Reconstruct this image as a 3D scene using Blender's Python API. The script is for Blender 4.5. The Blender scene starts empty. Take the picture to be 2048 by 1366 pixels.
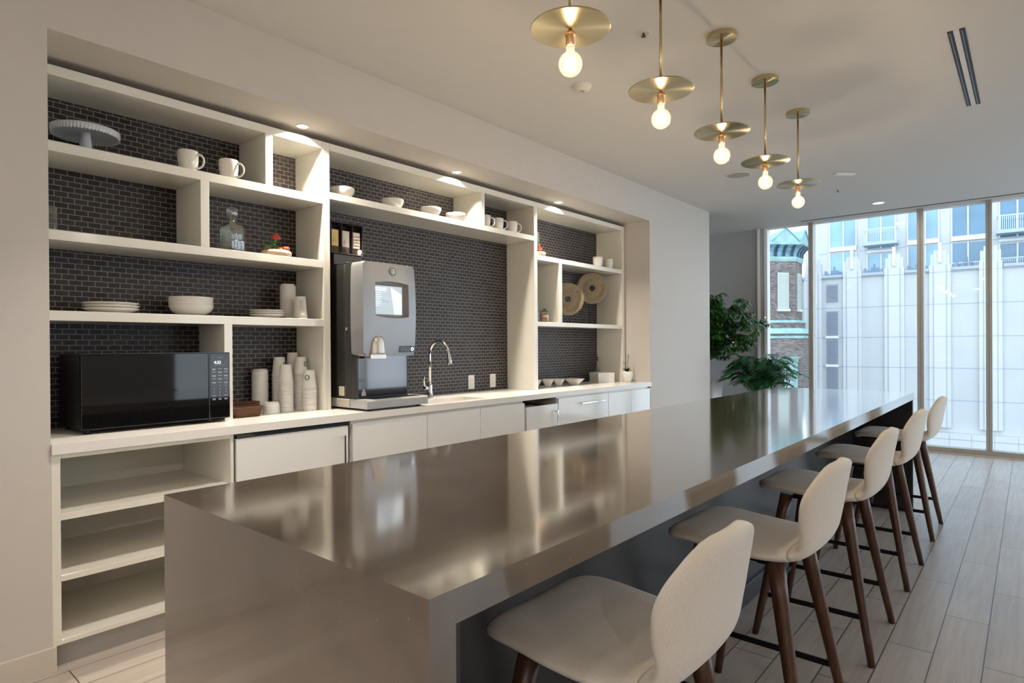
import bpy, math, random
from mathutils import Vector, Matrix

# ------------------------------------------------------------------ camera
scene = bpy.context.scene
COL = scene.collection
cam_data = bpy.data.cameras.new('camera')
cam = bpy.data.objects.new('camera', cam_data)
COL.objects.link(cam)
cam_data.sensor_fit = 'HORIZONTAL'
cam_data.sensor_width = 36.0
cam_data.lens = 21.362
cam_data.shift_x = -1.688 / 2048
cam_data.shift_y = 12.686 / 2048
cam_data.clip_end = 400
cam_data.clip_start = 0.05
CR = Vector((0.64807673, -0.76155056, -0.00610763))
CU = Vector((0.00677786, -0.00225185, 0.99997449))
CF = Vector((0.76154489, 0.6481016, -0.00370231))
cam.matrix_world = Matrix(((CR.x, CU.x, -CF.x, 0), (CR.y, CU.y, -CF.y, 0), (CR.z, CU.z, -CF.z, 1.295), (0, 0, 0, 1)))
scene.camera = cam

# ------------------------------------------------------------------ view and world
scene.view_settings.view_transform = 'Standard'
scene.view_settings.look = 'None'
scene.view_settings.gamma = 1
scene.view_settings.use_curve_mapping = False
scene.view_settings.exposure = 0.0
world = bpy.data.worlds.new('world')
scene.world = world
world.use_nodes = True
wn = world.node_tree.nodes
wl = world.node_tree.links
bg = wn['Background']
tc = wn.new('ShaderNodeTexCoord'); sepw = wn.new('ShaderNodeSeparateXYZ'); rampw = wn.new('ShaderNodeValToRGB')
wl.new(tc.outputs['Generated'], sepw.inputs[0]); wl.new(sepw.outputs['Z'], rampw.inputs[0])
rampw.color_ramp.elements[0].position = 0.0; rampw.color_ramp.elements[0].color = (0.80, 0.90, 1.0, 1)
rampw.color_ramp.elements[1].position = 0.7; rampw.color_ramp.elements[1].color = (0.62, 0.80, 1.0, 1)
wl.new(rampw.outputs[0], bg.inputs[0])
bg.inputs[1].default_value = 3.3

WARM = (1.0, 0.80, 0.58)
def area_lamp(name, loc, size, power, color=WARM, spread=math.pi, rot=(0, 0, 0)):
    l = bpy.data.lights.new(name, 'AREA'); l.shape = 'DISK'; l.size = size; l.energy = power
    l.color = color; l.spread = spread
    o = bpy.data.objects.new(name, l); COL.objects.link(o); o.location = loc; o.rotation_euler = rot
    return o
# unseen fill lamps added at ceiling height (behind and to the right of the camera, and over the floor)
for i, (x, y, p) in enumerate([(-5.2, -3.2, 40), (-5.2, -1.0, 40), (-5.2, 1.2, 40), (-2.6, -3.2, 48), (-2.6, 0.0, 12), (-1.6, 0.9, 9), (0.0, -3.4, 16),
                               (2.6, -3.4, 12), (5.2, -3.4, 12), (7.4, -2.6, 14)]):
    area_lamp('ceiling_fill', (x, y, 2.895), 0.14, p, (1.0, 0.93, 0.86))
# three small spots in the niche soffit
for x in (1.905, 3.153, 4.426):
    area_lamp('niche_lamp', (x, 3.200, 2.570), 0.055, 21, (1.0, 0.89, 0.74), math.radians(132))
area_lamp('aisle_fill', (1.25, 2.06, 2.895), 0.12, 14, (1.0, 0.90, 0.78), math.radians(88))  # unseen lamp added over the aisle to brighten the open cabinet and floor
area_lamp('window_lamp', (8.07, 1.325, 2.895), 0.12, 7, (1.0, 0.86, 0.70))

# ------------------------------------------------------------------ materials
MATS = {}
def node_mat(name):
    m = bpy.data.materials.new(name); m.use_nodes = True
    nt = m.node_tree; b = nt.nodes['Principled BSDF']
    return m, nt, b
def mat(name, col, rough=0.5, metal=0.0, var=0.04, scale=12.0, bump=0.0, bscale=80.0, coat=0.0, spec=0.5, sheen=0.0, stretch=None):
    if name in MATS: return MATS[name]
    m, nt, b = node_mat(name)
    b.inputs['Metallic'].default_value = metal
    b.inputs['Roughness'].default_value = rough
    b.inputs['Specular IOR Level'].default_value = spec
    b.inputs['Coat Weight'].default_value = coat
    b.inputs['Sheen Weight'].default_value = sheen
    t = nt.nodes.new('ShaderNodeTexCoord'); mp = nt.nodes.new('ShaderNodeMapping')
    nt.links.new(t.outputs['Object'], mp.inputs[0])
    if stretch: mp.inputs['Scale'].default_value = stretch
    n = nt.nodes.new('ShaderNodeTexNoise'); n.inputs['Scale'].default_value = scale; n.inputs['Detail'].default_value = 4
    nt.links.new(mp.outputs[0], n.inputs['Vector'])
    r = nt.nodes.new('ShaderNodeValToRGB')
    r.color_ramp.elements[0].position = 0.3; r.color_ramp.elements[1].position = 0.7
    r.color_ramp.elements[0].color = tuple(max(0, c * (1 - var)) for c in col) + (1,)
    r.color_ramp.elements[1].color = tuple(min(1, c * (1 + var)) for c in col) + (1,)
    nt.links.new(n.outputs['Fac'], r.inputs[0]); nt.links.new(r.outputs[0], b.inputs['Base Color'])
    if bump:
        n2 = nt.nodes.new('ShaderNodeTexNoise'); n2.inputs['Scale'].default_value = bscale; n2.inputs['Detail'].default_value = 3
        nt.links.new(mp.outputs[0], n2.inputs['Vector'])
        bp = nt.nodes.new('ShaderNodeBump'); bp.inputs['Strength'].default_value = bump; bp.inputs['Distance'].default_value = 0.002
        nt.links.new(n2.outputs['Fac'], bp.inputs['Height']); nt.links.new(bp.outputs[0], b.inputs['Normal'])
    MATS[name] = m
    return m
def emit_mat(name, col, strength):
    if name in MATS: return MATS[name]
    m, nt, b = node_mat(name)
    b.inputs['Base Color'].default_value = (*col, 1)
    b.inputs['Emission Color'].default_value = (*col, 1)
    b.inputs['Emission Strength'].default_value = strength
    MATS[name] = m
    return m
def glass_mat(name, tint=(1, 1, 1), refl=1.0, rough=0.0, emis=None, ior=1.45, edge=4.0):
    if name in MATS: return MATS[name]
    m = bpy.data.materials.new(name); m.use_nodes = True; nt = m.node_tree
    for n in list(nt.nodes): nt.nodes.remove(n)
    out = nt.nodes.new('ShaderNodeOutputMaterial'); mx = nt.nodes.new('ShaderNodeMixShader')
    tr = nt.nodes.new('ShaderNodeBsdfTransparent'); gl = nt.nodes.new('ShaderNodeBsdfGlossy'); fr = nt.nodes.new('ShaderNodeLayerWeight')
    tr.inputs[0].default_value = (*tint, 1); gl.inputs['Roughness'].default_value = rough
    mul = nt.nodes.new('ShaderNodeMath'); mul.operation = 'MULTIPLY'; mul.inputs[1].default_value = refl
    pw = nt.nodes.new('ShaderNodeMath'); pw.operation = 'POWER'; pw.inputs[1].default_value = edge
    ma = nt.nodes.new('ShaderNodeMath'); ma.operation = 'MULTIPLY_ADD'; ma.inputs[1].default_value = 0.85; ma.inputs[2].default_value = ((ior - 1) / (ior + 1)) ** 2
    nt.links.new(fr.outputs['Facing'], pw.inputs[0]); nt.links.new(pw.outputs[0], ma.inputs[0])
    nt.links.new(ma.outputs[0], mul.inputs[0]); nt.links.new(mul.outputs[0], mx.inputs[0])
    nt.links.new(tr.outputs[0], mx.inputs[1]); nt.links.new(gl.outputs[0], mx.inputs[2])
    last = mx
    if emis:
        em = nt.nodes.new('ShaderNodeEmission'); em.inputs[0].default_value = (*emis[0], 1); em.inputs[1].default_value = emis[1]
        ad = nt.nodes.new('ShaderNodeAddShader'); nt.links.new(mx.outputs[0], ad.inputs[0]); nt.links.new(em.outputs[0], ad.inputs[1]); last = ad
    nt.links.new(last.outputs[0], out.inputs[0])
    MATS[name] = m
    return m
def brick_mat(name, c1, c2, cm, bw, rh, mortar, axes, origin=(0, 0), rough=0.3, bump=0.3, offset=0.5, bias=0.0, grain=None, smooth=0.1, distort=0.0, rough_m=None, uv=False):
    """brick texture laid in the plane of two object axes"""
    m, nt, b = node_mat(name)
    t = nt.nodes.new('ShaderNodeTexCoord'); s = nt.nodes.new('ShaderNodeSeparateXYZ'); c = nt.nodes.new('ShaderNodeCombineXYZ')
    nt.links.new(t.outputs['UV' if uv else 'Object'], s.inputs[0])
    for k in (0, 1):
        a = nt.nodes.new('ShaderNodeMath'); a.operation = 'SUBTRACT'; a.inputs[1].default_value = origin[k]
        nt.links.new(s.outputs[axes[k]], a.inputs[0]); nt.links.new(a.outputs[0], c.inputs[k])
    vec = c.outputs[0]
    if distort:
        nd = nt.nodes.new('ShaderNodeTexNoise'); nd.inputs['Scale'].default_value = 60; nt.links.new(c.outputs[0], nd.inputs['Vector'])
        vm = nt.nodes.new('ShaderNodeVectorMath'); vm.operation = 'SCALE'; vm.inputs['Scale'].default_value = distort
        vs = nt.nodes.new('ShaderNodeVectorMath'); vs.operation = 'SUBTRACT'; vs.inputs[1].default_value = (.5, .5, .5)
        nt.links.new(nd.outputs['Color'], vs.inputs[0]); nt.links.new(vs.outputs[0], vm.inputs[0])
        va = nt.nodes.new('ShaderNodeVectorMath'); va.operation = 'ADD'
        nt.links.new(c.outputs[0], va.inputs[0]); nt.links.new(vm.outputs[0], va.inputs[1]); vec = va.outputs[0]
    br = nt.nodes.new('ShaderNodeTexBrick')
    br.offset = offset; br.offset_frequency = 2
    for k, v in (('Scale', 1.0), ('Brick Width', bw), ('Row Height', rh), ('Mortar Size', mortar), ('Mortar Smooth', smooth), ('Bias', bias)):
        br.inputs[k].default_value = v
    br.inputs['Color1'].default_value = (*c1, 1); br.inputs['Color2'].default_value = (*c2, 1); br.inputs['Mortar'].default_value = (*cm, 1)
    nt.links.new(vec, br.inputs['Vector'])
    col = br.outputs['Color']
    if grain:
        mp = nt.nodes.new('ShaderNodeMapping'); mp.inputs['Scale'].default_value = grain[0]
        nt.links.new(t.outputs['Object'], mp.inputs[0])
        n = nt.nodes.new('ShaderNodeTexNoise'); n.inputs['Scale'].default_value = grain[1]; n.inputs['Detail'].default_value = 6; n.inputs['Distortion'].default_value = 0.6
        nt.links.new(mp.outputs[0], n.inputs['Vector'])
        r = nt.nodes.new('ShaderNodeValToRGB'); r.color_ramp.elements[0].position = 0.25; r.color_ramp.elements[1].position = 0.75
        r.color_ramp.elements[0].color = (1 - grain[2],) * 3 + (1,); r.color_ramp.elements[1].color = (1, 1, 1, 1)
        nt.links.new(n.outputs['Fac'], r.inputs[0])
        mx = nt.nodes.new('ShaderNodeMixRGB'); mx.blend_type = 'MULTIPLY'; mx.inputs[0].default_value = 1
        nt.links.new(col, mx.inputs[1]); nt.links.new(r.outputs[0], mx.inputs[2]); col = mx.outputs[0]
    nt.links.new(col, b.inputs['Base Color'])
    b.inputs['Roughness'].default_value = rough
    if rough_m is not None:
        mr = nt.nodes.new('ShaderNodeMapRange'); mr.inputs['To Min'].default_value = rough; mr.inputs['To Max'].default_value = rough_m
        nt.links.new(br.outputs['Fac'], mr.inputs['Value']); nt.links.new(mr.outputs[0], b.inputs['Roughness'])
    if bump:
        inv = nt.nodes.new('ShaderNodeMath'); inv.operation = 'SUBTRACT'; inv.inputs[0].default_value = 1
        nt.links.new(br.outputs['Fac'], inv.inputs[1])
        bp = nt.nodes.new('ShaderNodeBump'); bp.inputs['Strength'].default_value = bump; bp.inputs['Distance'].default_value = 0.002
        nt.links.new(inv.outputs[0], bp.inputs['Height']); nt.links.new(bp.outputs[0], b.inputs['Normal'])
    MATS[name] = m
    return m

WALL = mat('wall_paint', (0.60, 0.565, 0.525), 0.75, var=0.01, bump=0.05, bscale=300)
CEIL = mat('ceiling_paint', (0.68, 0.665, 0.64), 0.85, var=0.01)
GREYW = mat('grey_wall_paint', (0.34, 0.335, 0.325), 0.8, var=0.02)
WHITE_LAC = mat('cream_lacquer', (0.83, 0.81, 0.735), 0.11, var=0.01)
GLOSSW = mat('white_gloss_laminate', (0.84, 0.86, 0.86), 0.09, var=0.01)
QUARTZW = mat('white_quartz', (0.84, 0.82, 0.785), 0.2, var=0.02, scale=60)
CHROME = mat('chrome', (0.8, 0.8, 0.8), 0.07, 1.0, var=0.0)
STEEL = mat('brushed_steel', (0.62, 0.62, 0.62), 0.28, 1.0, var=0.05, scale=8, stretch=(1, 40, 1))
BRASS = mat('brushed_brass', (0.62, 0.46, 0.24), 0.27, 1.0, var=0.1, scale=30)
BLACKM = mat('black_metal', (0.012, 0.012, 0.014), 0.4, 0.6, var=0.1)
BLACKP = mat('black_plastic', (0.012, 0.013, 0.015), 0.32, var=0.1)
BLACKG = mat('black_glass', (0.004, 0.004, 0.005), 0.04, var=0.0)
CERAM = mat('white_ceramic', (0.80, 0.77, 0.71), 0.12, var=0.01)
CERAMB = mat('matte_white_ceramic', (0.62, 0.66, 0.70), 0.4, var=0.02)
PAPER = mat('white_paper', (0.80, 0.77, 0.73), 0.6, var=0.02)
PLASTW = mat('white_plastic', (0.80, 0.79, 0.77), 0.35, var=0.01)
ALU = mat('window_aluminium', (0.42, 0.41, 0.38), 0.4, 0.3, var=0.03)
ALUW = mat('white_window_trim', (0.78, 0.80, 0.82), 0.5, var=0.01)
GLASS = glass_mat('clear_glass', (0.95, 0.96, 0.96), 1.0, edge=2.0)
PANE = glass_mat('window_glass', (0.95, 0.975, 0.98), 0.7)
TILE = brick_mat('mosaic_tile', (0.016, 0.008, 0.007), (0.034, 0.029, 0.031), (0.27, 0.265, 0.255), 0.0553, 0.0267, 0.0018, (0, 2), (0.0, 0.909), rough=0.42, bump=0.5, distort=0.003, smooth=0.15, rough_m=0.8)
TILE.node_tree.nodes['Principled BSDF'].inputs['Specular IOR Level'].default_value = 0.3
FLOOR = brick_mat('plank_tile', (0.50, 0.44, 0.385), (0.58, 0.52, 0.465), (0.12, 0.105, 0.09), 0.945, 0.1645, 0.0024, (0, 1), (0.695, -0.0195), rough=0.32, bump=0.25, grain=((1.2, 22, 1), 2.2, 0.26), smooth=0.05)

# ------------------------------------------------------------------ mesh building
class MB:
    def __init__(self, off=(0, 0, 0)):
        self.v = []; self.f = []; self.s = []; self.m = []; self.off = off; self.mi = 0
    def add(self, vs, fs, smooth=False, mi=None):
        n = len(self.v); ox, oy, oz = self.off
        self.v += [(x - ox, y - oy, z - oz) for x, y, z in vs]
        self.f += [tuple(i + n for i in f) for f in fs]
        self.s += [smooth] * len(fs); self.m += [self.mi if mi is None else mi] * len(fs)
        return self
    def box(self, x0, x1, y0, y1, z0, z1, mi=None):
        if x0 > x1: x0, x1 = x1, x0
        if y0 > y1: y0, y1 = y1, y0
        if z0 > z1: z0, z1 = z1, z0
        vs = [(x0, y0, z0), (x1, y0, z0), (x1, y1, z0), (x0, y1, z0), (x0, y0, z1), (x1, y0, z1), (x1, y1, z1), (x0, y1, z1)]
        return self.add(vs, [(0, 3, 2, 1), (4, 5, 6, 7), (0, 1, 5, 4), (1, 2, 6, 5), (2, 3, 7, 6), (3, 0, 4, 7)], mi=mi)
    def lathe(self, prof, c=(0, 0, 0), seg=32, smooth=True, cap=(False, False), wob=None, mi=None, zw=None):
        vs = []; fs = []; n = len(prof)
        for i, (r, z) in enumerate(prof):
            for k in range(seg):
                a = 2 * math.pi * k / seg; rr = r * (1 + (wob(i, a) if wob else 0))
                vs.append((c[0] + rr * math.cos(a), c[1] + rr * math.sin(a), c[2] + z + (zw(i, a) if zw else 0)))
        for i in range(n - 1):
            for k in range(seg):
                k2 = (k + 1) % seg
                fs.append((i * seg + k, i * seg + k2, (i + 1) * seg + k2, (i + 1) * seg + k))
        self.add(vs, fs, smooth, mi)
        if cap[0]: self.add([vs[k] for k in range(seg)], [tuple(reversed(range(seg)))], False, mi)
        if cap[1]: self.add([vs[(n - 1) * seg + k] for k in range(seg)], [tuple(range(seg))], False, mi)
        return self
    def cyl(self, p0, p1, r0, r1=None, seg=20, smooth=True, mi=None, caps=True):
        if r1 is None: r1 = r0
        return self.tube([p0, p1], [r0, r1], seg, smooth, caps, mi)
    def tube(self, pts, r, seg=12, smooth=True, caps=True, mi=None):
        pts = [Vector(p) for p in pts]; n = len(pts)
        if not isinstance(r, (list, tuple)): r = [r] * n
        vs = []; fs = []
        t0 = (pts[1] - pts[0]).normalized()
        up = Vector((0, 0, 1)) if abs(t0.z) < 0.95 else Vector((1, 0, 0))
        u = t0.cross(up).normalized()
        for i, p in enumerate(pts):
            t = (pts[min(i + 1, n - 1)] - pts[max(i - 1, 0)]).normalized()
            u = (u - t * u.dot(t)).normalized(); w = t.cross(u)
            for k in range(seg):
                a = 2 * math.pi * k / seg
                q = p + (u * math.cos(a) + w * math.sin(a)) * r[i]; vs.append(tuple(q))
        for i in range(n - 1):
            for k in range(seg):
                k2 = (k + 1) % seg
                fs.append((i * seg + k, i * seg + k2, (i + 1) * seg + k2, (i + 1) * seg + k))
        self.add(vs, fs, smooth, mi)
        if caps:
            self.add(vs[:seg], [tuple(reversed(range(seg)))], False, mi)
            self.add(vs[-seg:], [tuple(range(seg))], False, mi)
        return self
    def bar(self, p0, p1, w, h, mi=None):
        """flat bar of width w (horizontal) and height h between two points"""
        p0 = Vector(p0); p1 = Vector(p1); t = (p1 - p0).normalized(); s = t.cross(Vector((0, 0, 1)))
        if s.length < 1e-4: s = Vector((1, 0, 0))
        s.normalize(); u = s.cross(t)
        vs = []
        for p in (p0, p1):
            for a, b in ((-1, -1), (1, -1), (1, 1), (-1, 1)): vs.append(tuple(p + s * a * w / 2 + u * b * h / 2))
        return self.add(vs, [(0, 1, 2, 3), (7, 6, 5, 4), (0, 4, 5, 1), (1, 5, 6, 2), (2, 6, 7, 3), (3, 7, 4, 0)], mi=mi)
    def sphere(self, c, r, seg=20, rings=12, sc=(1, 1, 1), mi=None):
        vs = []; fs = []
        for i in range(rings + 1):
            t = math.pi * i / rings
            for k in range(seg):
                a = 2 * math.pi * k / seg
                vs.append((c[0] + r * sc[0] * math.sin(t) * math.cos(a), c[1] + r * sc[1] * math.sin(t) * math.sin(a), c[2] - r * sc[2] * math.cos(t)))
        for i in range(rings):
            for k in range(seg):
                k2 = (k + 1) % seg; fs.append((i * seg + k, i * seg + k2, (i + 1) * seg + k2, (i + 1) * seg + k))
        return self.add(vs, fs, True, mi)
    def prism(self, poly, axis, a, b, smooth=False, mi=None):
        """closed polygon in the plane across an axis, run from a to b along it"""
        n = len(poly); vs = []
        for t in (a, b):
            for p, q in poly:
                vs.append({'x': (t, p, q), 'y': (p, t, q), 'z': (p, q, t)}[axis])
        self.add(vs, [(k, (k + 1) % n, n + (k + 1) % n, n + k) for k in range(n)], smooth, mi)
        self.add(vs[:n], [tuple(reversed(range(n)))], False, mi); self.add(vs[n:], [tuple(range(n))], False, mi)
        return self
    def build(self, name, mats, parent=None, bevel=0.0, seg=2, sub=0):
        me = bpy.data.meshes.new(name); me.from_pydata(self.v, [], self.f)
        for mm in (mats if isinstance(mats, (list, tuple)) else [mats]): me.materials.append(mm)
        for p, s, mi in zip(me.polygons, self.s, self.m): p.use_smooth = s; p.material_index = mi
        me.update()
        import bmesh
        bm = bmesh.new(); bm.from_mesh(me); bmesh.ops.remove_doubles(bm, verts=bm.verts, dist=1e-5)
        bmesh.ops.recalc_face_normals(bm, faces=bm.faces); bm.to_mesh(me); bm.free()
        o = bpy.data.objects.new(name, me); COL.objects.link(o)
        if parent: o.parent = parent
        if bevel:
            b = o.modifiers.new('bevel', 'BEVEL'); b.width = bevel; b.segments = seg; b.limit_method = 'ANGLE'; b.angle_limit = math.radians(50)
            b.harden_normals = False
        if sub:
            s = o.modifiers.new('sub', 'SUBSURF'); s.levels = sub; s.render_levels = sub
        return o
def thing(name, label, cat, loc=(0, 0, 0), rz=0.0, group=None):
    o = bpy.data.objects.new(name, None); COL.objects.link(o); o.location = loc; o.rotation_euler = (0, 0, rz)
    o.empty_display_size = 0.05
    o['label'] = label; o['category'] = cat
    if group: o['group'] = group
    return o
def tag(o, label, cat, group=None):
    o['label'] = label; o['category'] = cat
    if group: o['group'] = group
    return o
def struct(o):
    o['kind'] = 'structure'; return o
def dup(root, loc, rz=None, label=None, group=None, flip=False):
    r = root.copy(); COL.objects.link(r); r.location = loc
    if rz is not None: r.rotation_euler = (0, 0, rz)
    if label: r['label'] = label
    if group: r['group'] = group
    def rec(src, dst):
        for ch in [c for c in ALLCH.get(src.name, [])]:
            c = ch.copy(); COL.objects.link(c); c.parent = dst; rec(ch, c)
    rec(root, r)
    return r
ALLCH = {}
def index_children(root):
    ch = [o for o in bpy.data.objects if o.parent == root]
    ALLCH[root.name] = ch
    for c in ch: index_children(c)
def text_mesh(name, s, size, mat_, parent, loc, rot, extrude=0.0006):
    cu = bpy.data.curves.new(name, 'FONT'); cu.body = s; cu.size = size; cu.extrude = extrude; cu.align_x = 'CENTER'; cu.align_y = 'CENTER'
    o = bpy.data.objects.new(name, cu); COL.objects.link(o)
    dg = bpy.context.evaluated_depsgraph_get(); me = bpy.data.meshes.new_from_object(o.evaluated_get(dg)); me.materials.clear(); me.materials.append(mat_)
    bpy.data.objects.remove(o)
    o = bpy.data.objects.new(name, me); COL.objects.link(o); o.parent = parent; o.location = loc; o.rotation_euler = rot
    return o
random.seed(4)

# ------------------------------------------------------------------ room shell
NX0, NX1, NZ = 0.651, 5.700, 2.576          # wall niche
WY, BY, CZ, WX = 2.987, 3.580, 2.911, 8.78  # left wall, tiled back wall, ceiling, window wall
m = MB(); m.box(-7.2, 8.88, -4.6, 6.2, -0.12, 0.0); struct(m.build('floor', FLOOR))
m = MB(); m.box(-7.2, 8.878, -4.6, 6.2, CZ, CZ + 0.15); struct(m.build('ceiling', CEIL))
m = MB()
m.box(-7.2, NX0, WY, 3.75, 0, CZ); m.box(NX0, NX1, WY, 3.75, NZ, CZ); m.box(NX1, 7.233, WY, 3.75, 0, CZ)
struct(m.build('wall_left', WALL))
m = MB(); m.box(NX0, NX1, BY, 3.70, 0.0, NZ); struct(m.build('wall_niche', TILE))
m = MB(); m.box(WX, WX + 0.2, 2.921, 6.2, 0, CZ); struct(m.build('wall_far', GREYW))
m = MB(); m.box(5.6, WX, 5.9, 6.1, 0, CZ); struct(m.build('wall_recess', GREYW))
m = MB(); m.box(-7.2, -7.0, -4.6, 3.75, 0, CZ); struct(m.build('wall_rear', WALL))
# right wall with tall window openings (outside the picture)
m = MB(); m.box(-7.2, 9.0, -4.5, -4.3, 2.75, CZ); m.box(-7.2, 9.0, -4.5, -4.3, 0, 0.12); m.box(-7.2, 4.0, -4.5, -4.3, 0.12, 2.75)
for x in (5.2, 6.4, 7.6, 8.9): m.box(x - 0.04, x + 0.04, -4.5, -4.3, 0.12, 2.75)
struct(m.build('wall_right', WALL))
FYB = 2.9885
m = MB(); m.box(-7.0, 0.663, 2.974, WY, 0, 0.098); m.box(NX0, 0.664, WY, FYB, 0, 0.093)
struct(m.build('baseboard_left', mat('baseboard_paint', (0.62, 0.57, 0.50), 0.4, var=0.01), bevel=0.003))
m = MB(); m.box(5.70, 7.233, 2.974, WY, 0, 0.098); m.box(7.233, 7.246, 2.974, 3.75, 0, 0.098)
struct(m.build('baseboard_left_far', MATS['baseboard_paint'], bevel=0.003))
# window wall
wroot = struct(thing('window_1', 'floor to ceiling window wall', 'window', (WX, 0, 0)))
del wroot['label']; del wroot['category']
m = MB((WX, 0, 0)); m.box(WX - 0.05, WX + 0.09, -4.5, 2.92, 0.0, 0.068); m.build('window_sill', mat('sill_metal', (0.40, 0.37, 0.32), 0.4, 0.2), wroot, 0.003)
m = MB((WX, 0, 0)); m.box(WX - 0.11, WX - 0.05, -4.5, 2.92, 0.0, 0.012); m.build('sill_edge', mat('sill_edge_metal', (0.52, 0.42, 0.34), 0.5), wroot)
m = MB((WX, 0, 0)); m.box(WX - 0.03, WX + 0.06, -4.5, 2.785, CZ - 0.02, CZ - 0.0005); m.build('window_head', ALUW, wroot)
for y0, y1 in ((2.190, 2.247), (0.968, 1.034), (0.324, 0.381), (-0.90, -0.84), (-2.12, -2.06), (-3.34, -3.28)):
    m = MB((WX, 0, 0)); m.box(WX - 0.055, WX + 0.09, y0, (y0 + y1) / 2 - 0.002, 0.068, CZ - 0.001); m.box(WX - 0.055, WX + 0.09, (y0 + y1) / 2 + 0.002, y1, 0.068, CZ - 0.001)
    m.box(WX - 0.045, WX + 0.08, (y0 + y1) / 2 - 0.002, (y0 + y1) / 2 + 0.002, 0.068, CZ - 0.001)
    m.build('mullion', ALU, wroot)
m = MB((WX, 0, 0)); m.box(WX - 0.03, WX + 0.09, 2.883, 2.92, 0.0, CZ - 0.001); m.box(WX - 0.03, WX + 0.09, 2.786, 2.825, 0.0, CZ - 0.001); m.build('jamb_trim', ALUW, wroot)
m = MB((WX, 0, 0)); m.box(WX - 0.02, WX + 0.09, 2.825, 2.883, 0.0, CZ - 0.001); m.build('jamb', ALU, wroot)
for y0, y1 in ((2.247, 2.786), (1.034, 2.190), (0.381, 0.968), (-0.84, 0.324), (-2.06, -0.90), (-3.28, -2.12), (-4.5, -3.34)):
    m = MB((WX, 0, 0)); m.box(WX + 0.02, WX + 0.03, y0, y1, 0.068, CZ - 0.001); m.build('pane', PANE, wroot)
# long diffuser slot in the ceiling by the window
m = MB(); m.box(8.565, 8.60, -4.5, 2.30, CZ - 0.003, CZ); struct(m.build('trim_1', mat('slot_dark', (0.05, 0.05, 0.055), 0.6)))
# filler strip between shelving and niche side
m = MB(); m.box(5.658, 5.6995, 3.285, BY - 0.001, 0.91, 2.541); struct(m.build('trim_2', WHITE_LAC))
m = MB(); m.box(0.6515, 0.664, 3.285, BY - 0.001, 0.91, 2.541); struct(m.build('trim_3', WHITE_LAC))

# ------------------------------------------------------------------ wall shelving, three units
SY0, SY1 = 3.265, 3.579
def shelf_unit(label, x0, x1, parts):
    r = thing('shelving_unit', label, 'shelving unit', (x0, SY0, 0.909), 0, 'built-in shelving in the wall niche')
    for nm, a, b, c, d in parts:
        m = MB((x0, SY0, 0.909)); m.box(a, b, SY0, SY1, c, d); m.build(nm, WHITE_LAC, r, 0.0012, 1)
    return r
T0, T1 = 2.497, 2.541
shelf_unit('cream open shelving at the left end, above the microwave', 0.664, 2.067, [
    ('top_panel', 0.664, 2.066, T0, T1), ('side_panel', 0.664, 0.700, 0.91, T0), ('shelf', 0.700, 2.066, 2.163, 2.208),
    ('shelf', 0.700, 2.066, 1.774, 1.818), ('shelf', 0.700, 2.066, 1.418, 1.462), ('divider', 1.704, 1.748, 2.208, T0),
    ('divider', 1.352, 1.396, 1.818, 2.163), ('divider', 1.468, 1.511, 0.9095, 1.418), ('side_panel', 2.067, 2.089, 0.9095, T1)])
shelf_unit('cream open shelving bridging over the coffee machine and sink', 2.090, 4.150, [
    ('side_panel', 2.090, 2.114, 0.9095, T1), ('top_panel', 2.115, 4.127, T0, T1), ('shelf', 2.115, 4.127, 2.201, 2.242),
    ('divider', 3.464, 3.505, 2.242, T0), ('side_panel', 4.128, 4.150, 0.9095, T1)])
shelf_unit('cream open shelving at the right end, holding the two woven discs', 4.151, 5.656, [
    ('side_panel', 4.151, 4.174, 0.9095, T1), ('top_panel', 4.175, 5.610, T0, T1), ('shelf', 4.175, 5.610, 2.043, 2.083),
    ('shelf', 4.175, 5.610, 1.464, 1.502), ('divider', 4.494, 4.540, 1.502, 2.043), ('side_panel', 5.611, 5.656, 0.9095, T1)])

# ------------------------------------------------------------------ base cabinets and worktop
CTZ = 0.909
ct = MB()
SX0, SX1, SYA, SYB = 2.740, 3.285, 3.065, 3.290
ct.box(0.652, SX0, 2.972, BY - 0.001, 0.868, CTZ); ct.box(SX1, 5.699, 2.972, BY - 0.001, 0.868, CTZ)
ct.box(SX0, SX1, 2.972, SYA, 0.868, CTZ); ct.box(SX0, SX1, SYB, BY - 0.001, 0.868, CTZ)
tag(ct.build('worktop', QUARTZW), 'long white stone worktop running along the wall niche', 'worktop')
s = thing('sink', 'undermounted stainless steel sink right of the coffee machine', 'sink', (3.0, 3.18, 0.868))
m = MB((3.0, 3.18, 0.868)); a, b, c, d = SX0 - 0.01, SX1 + 0.01, SYA - 0.01, SYB + 0.01
m.box(a - .004, a, c, d, 0.70, 0.867); m.box(b, b + .004, c, d, 0.70, 0.867); m.box(a, b, c - .004, c, 0.70, 0.867); m.box(a, b, d, d + .004, 0.70, 0.867); m.box(a, b, c, d, 0.696, 0.70)
m.build('basin', STEEL, s)
m = MB((3.0, 3.18, 0.868)); m.cyl((3.0, 3.2, 0.7), (3.0, 3.2, 0.703), 0.04); m.build('drain', CHROME, s)

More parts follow.
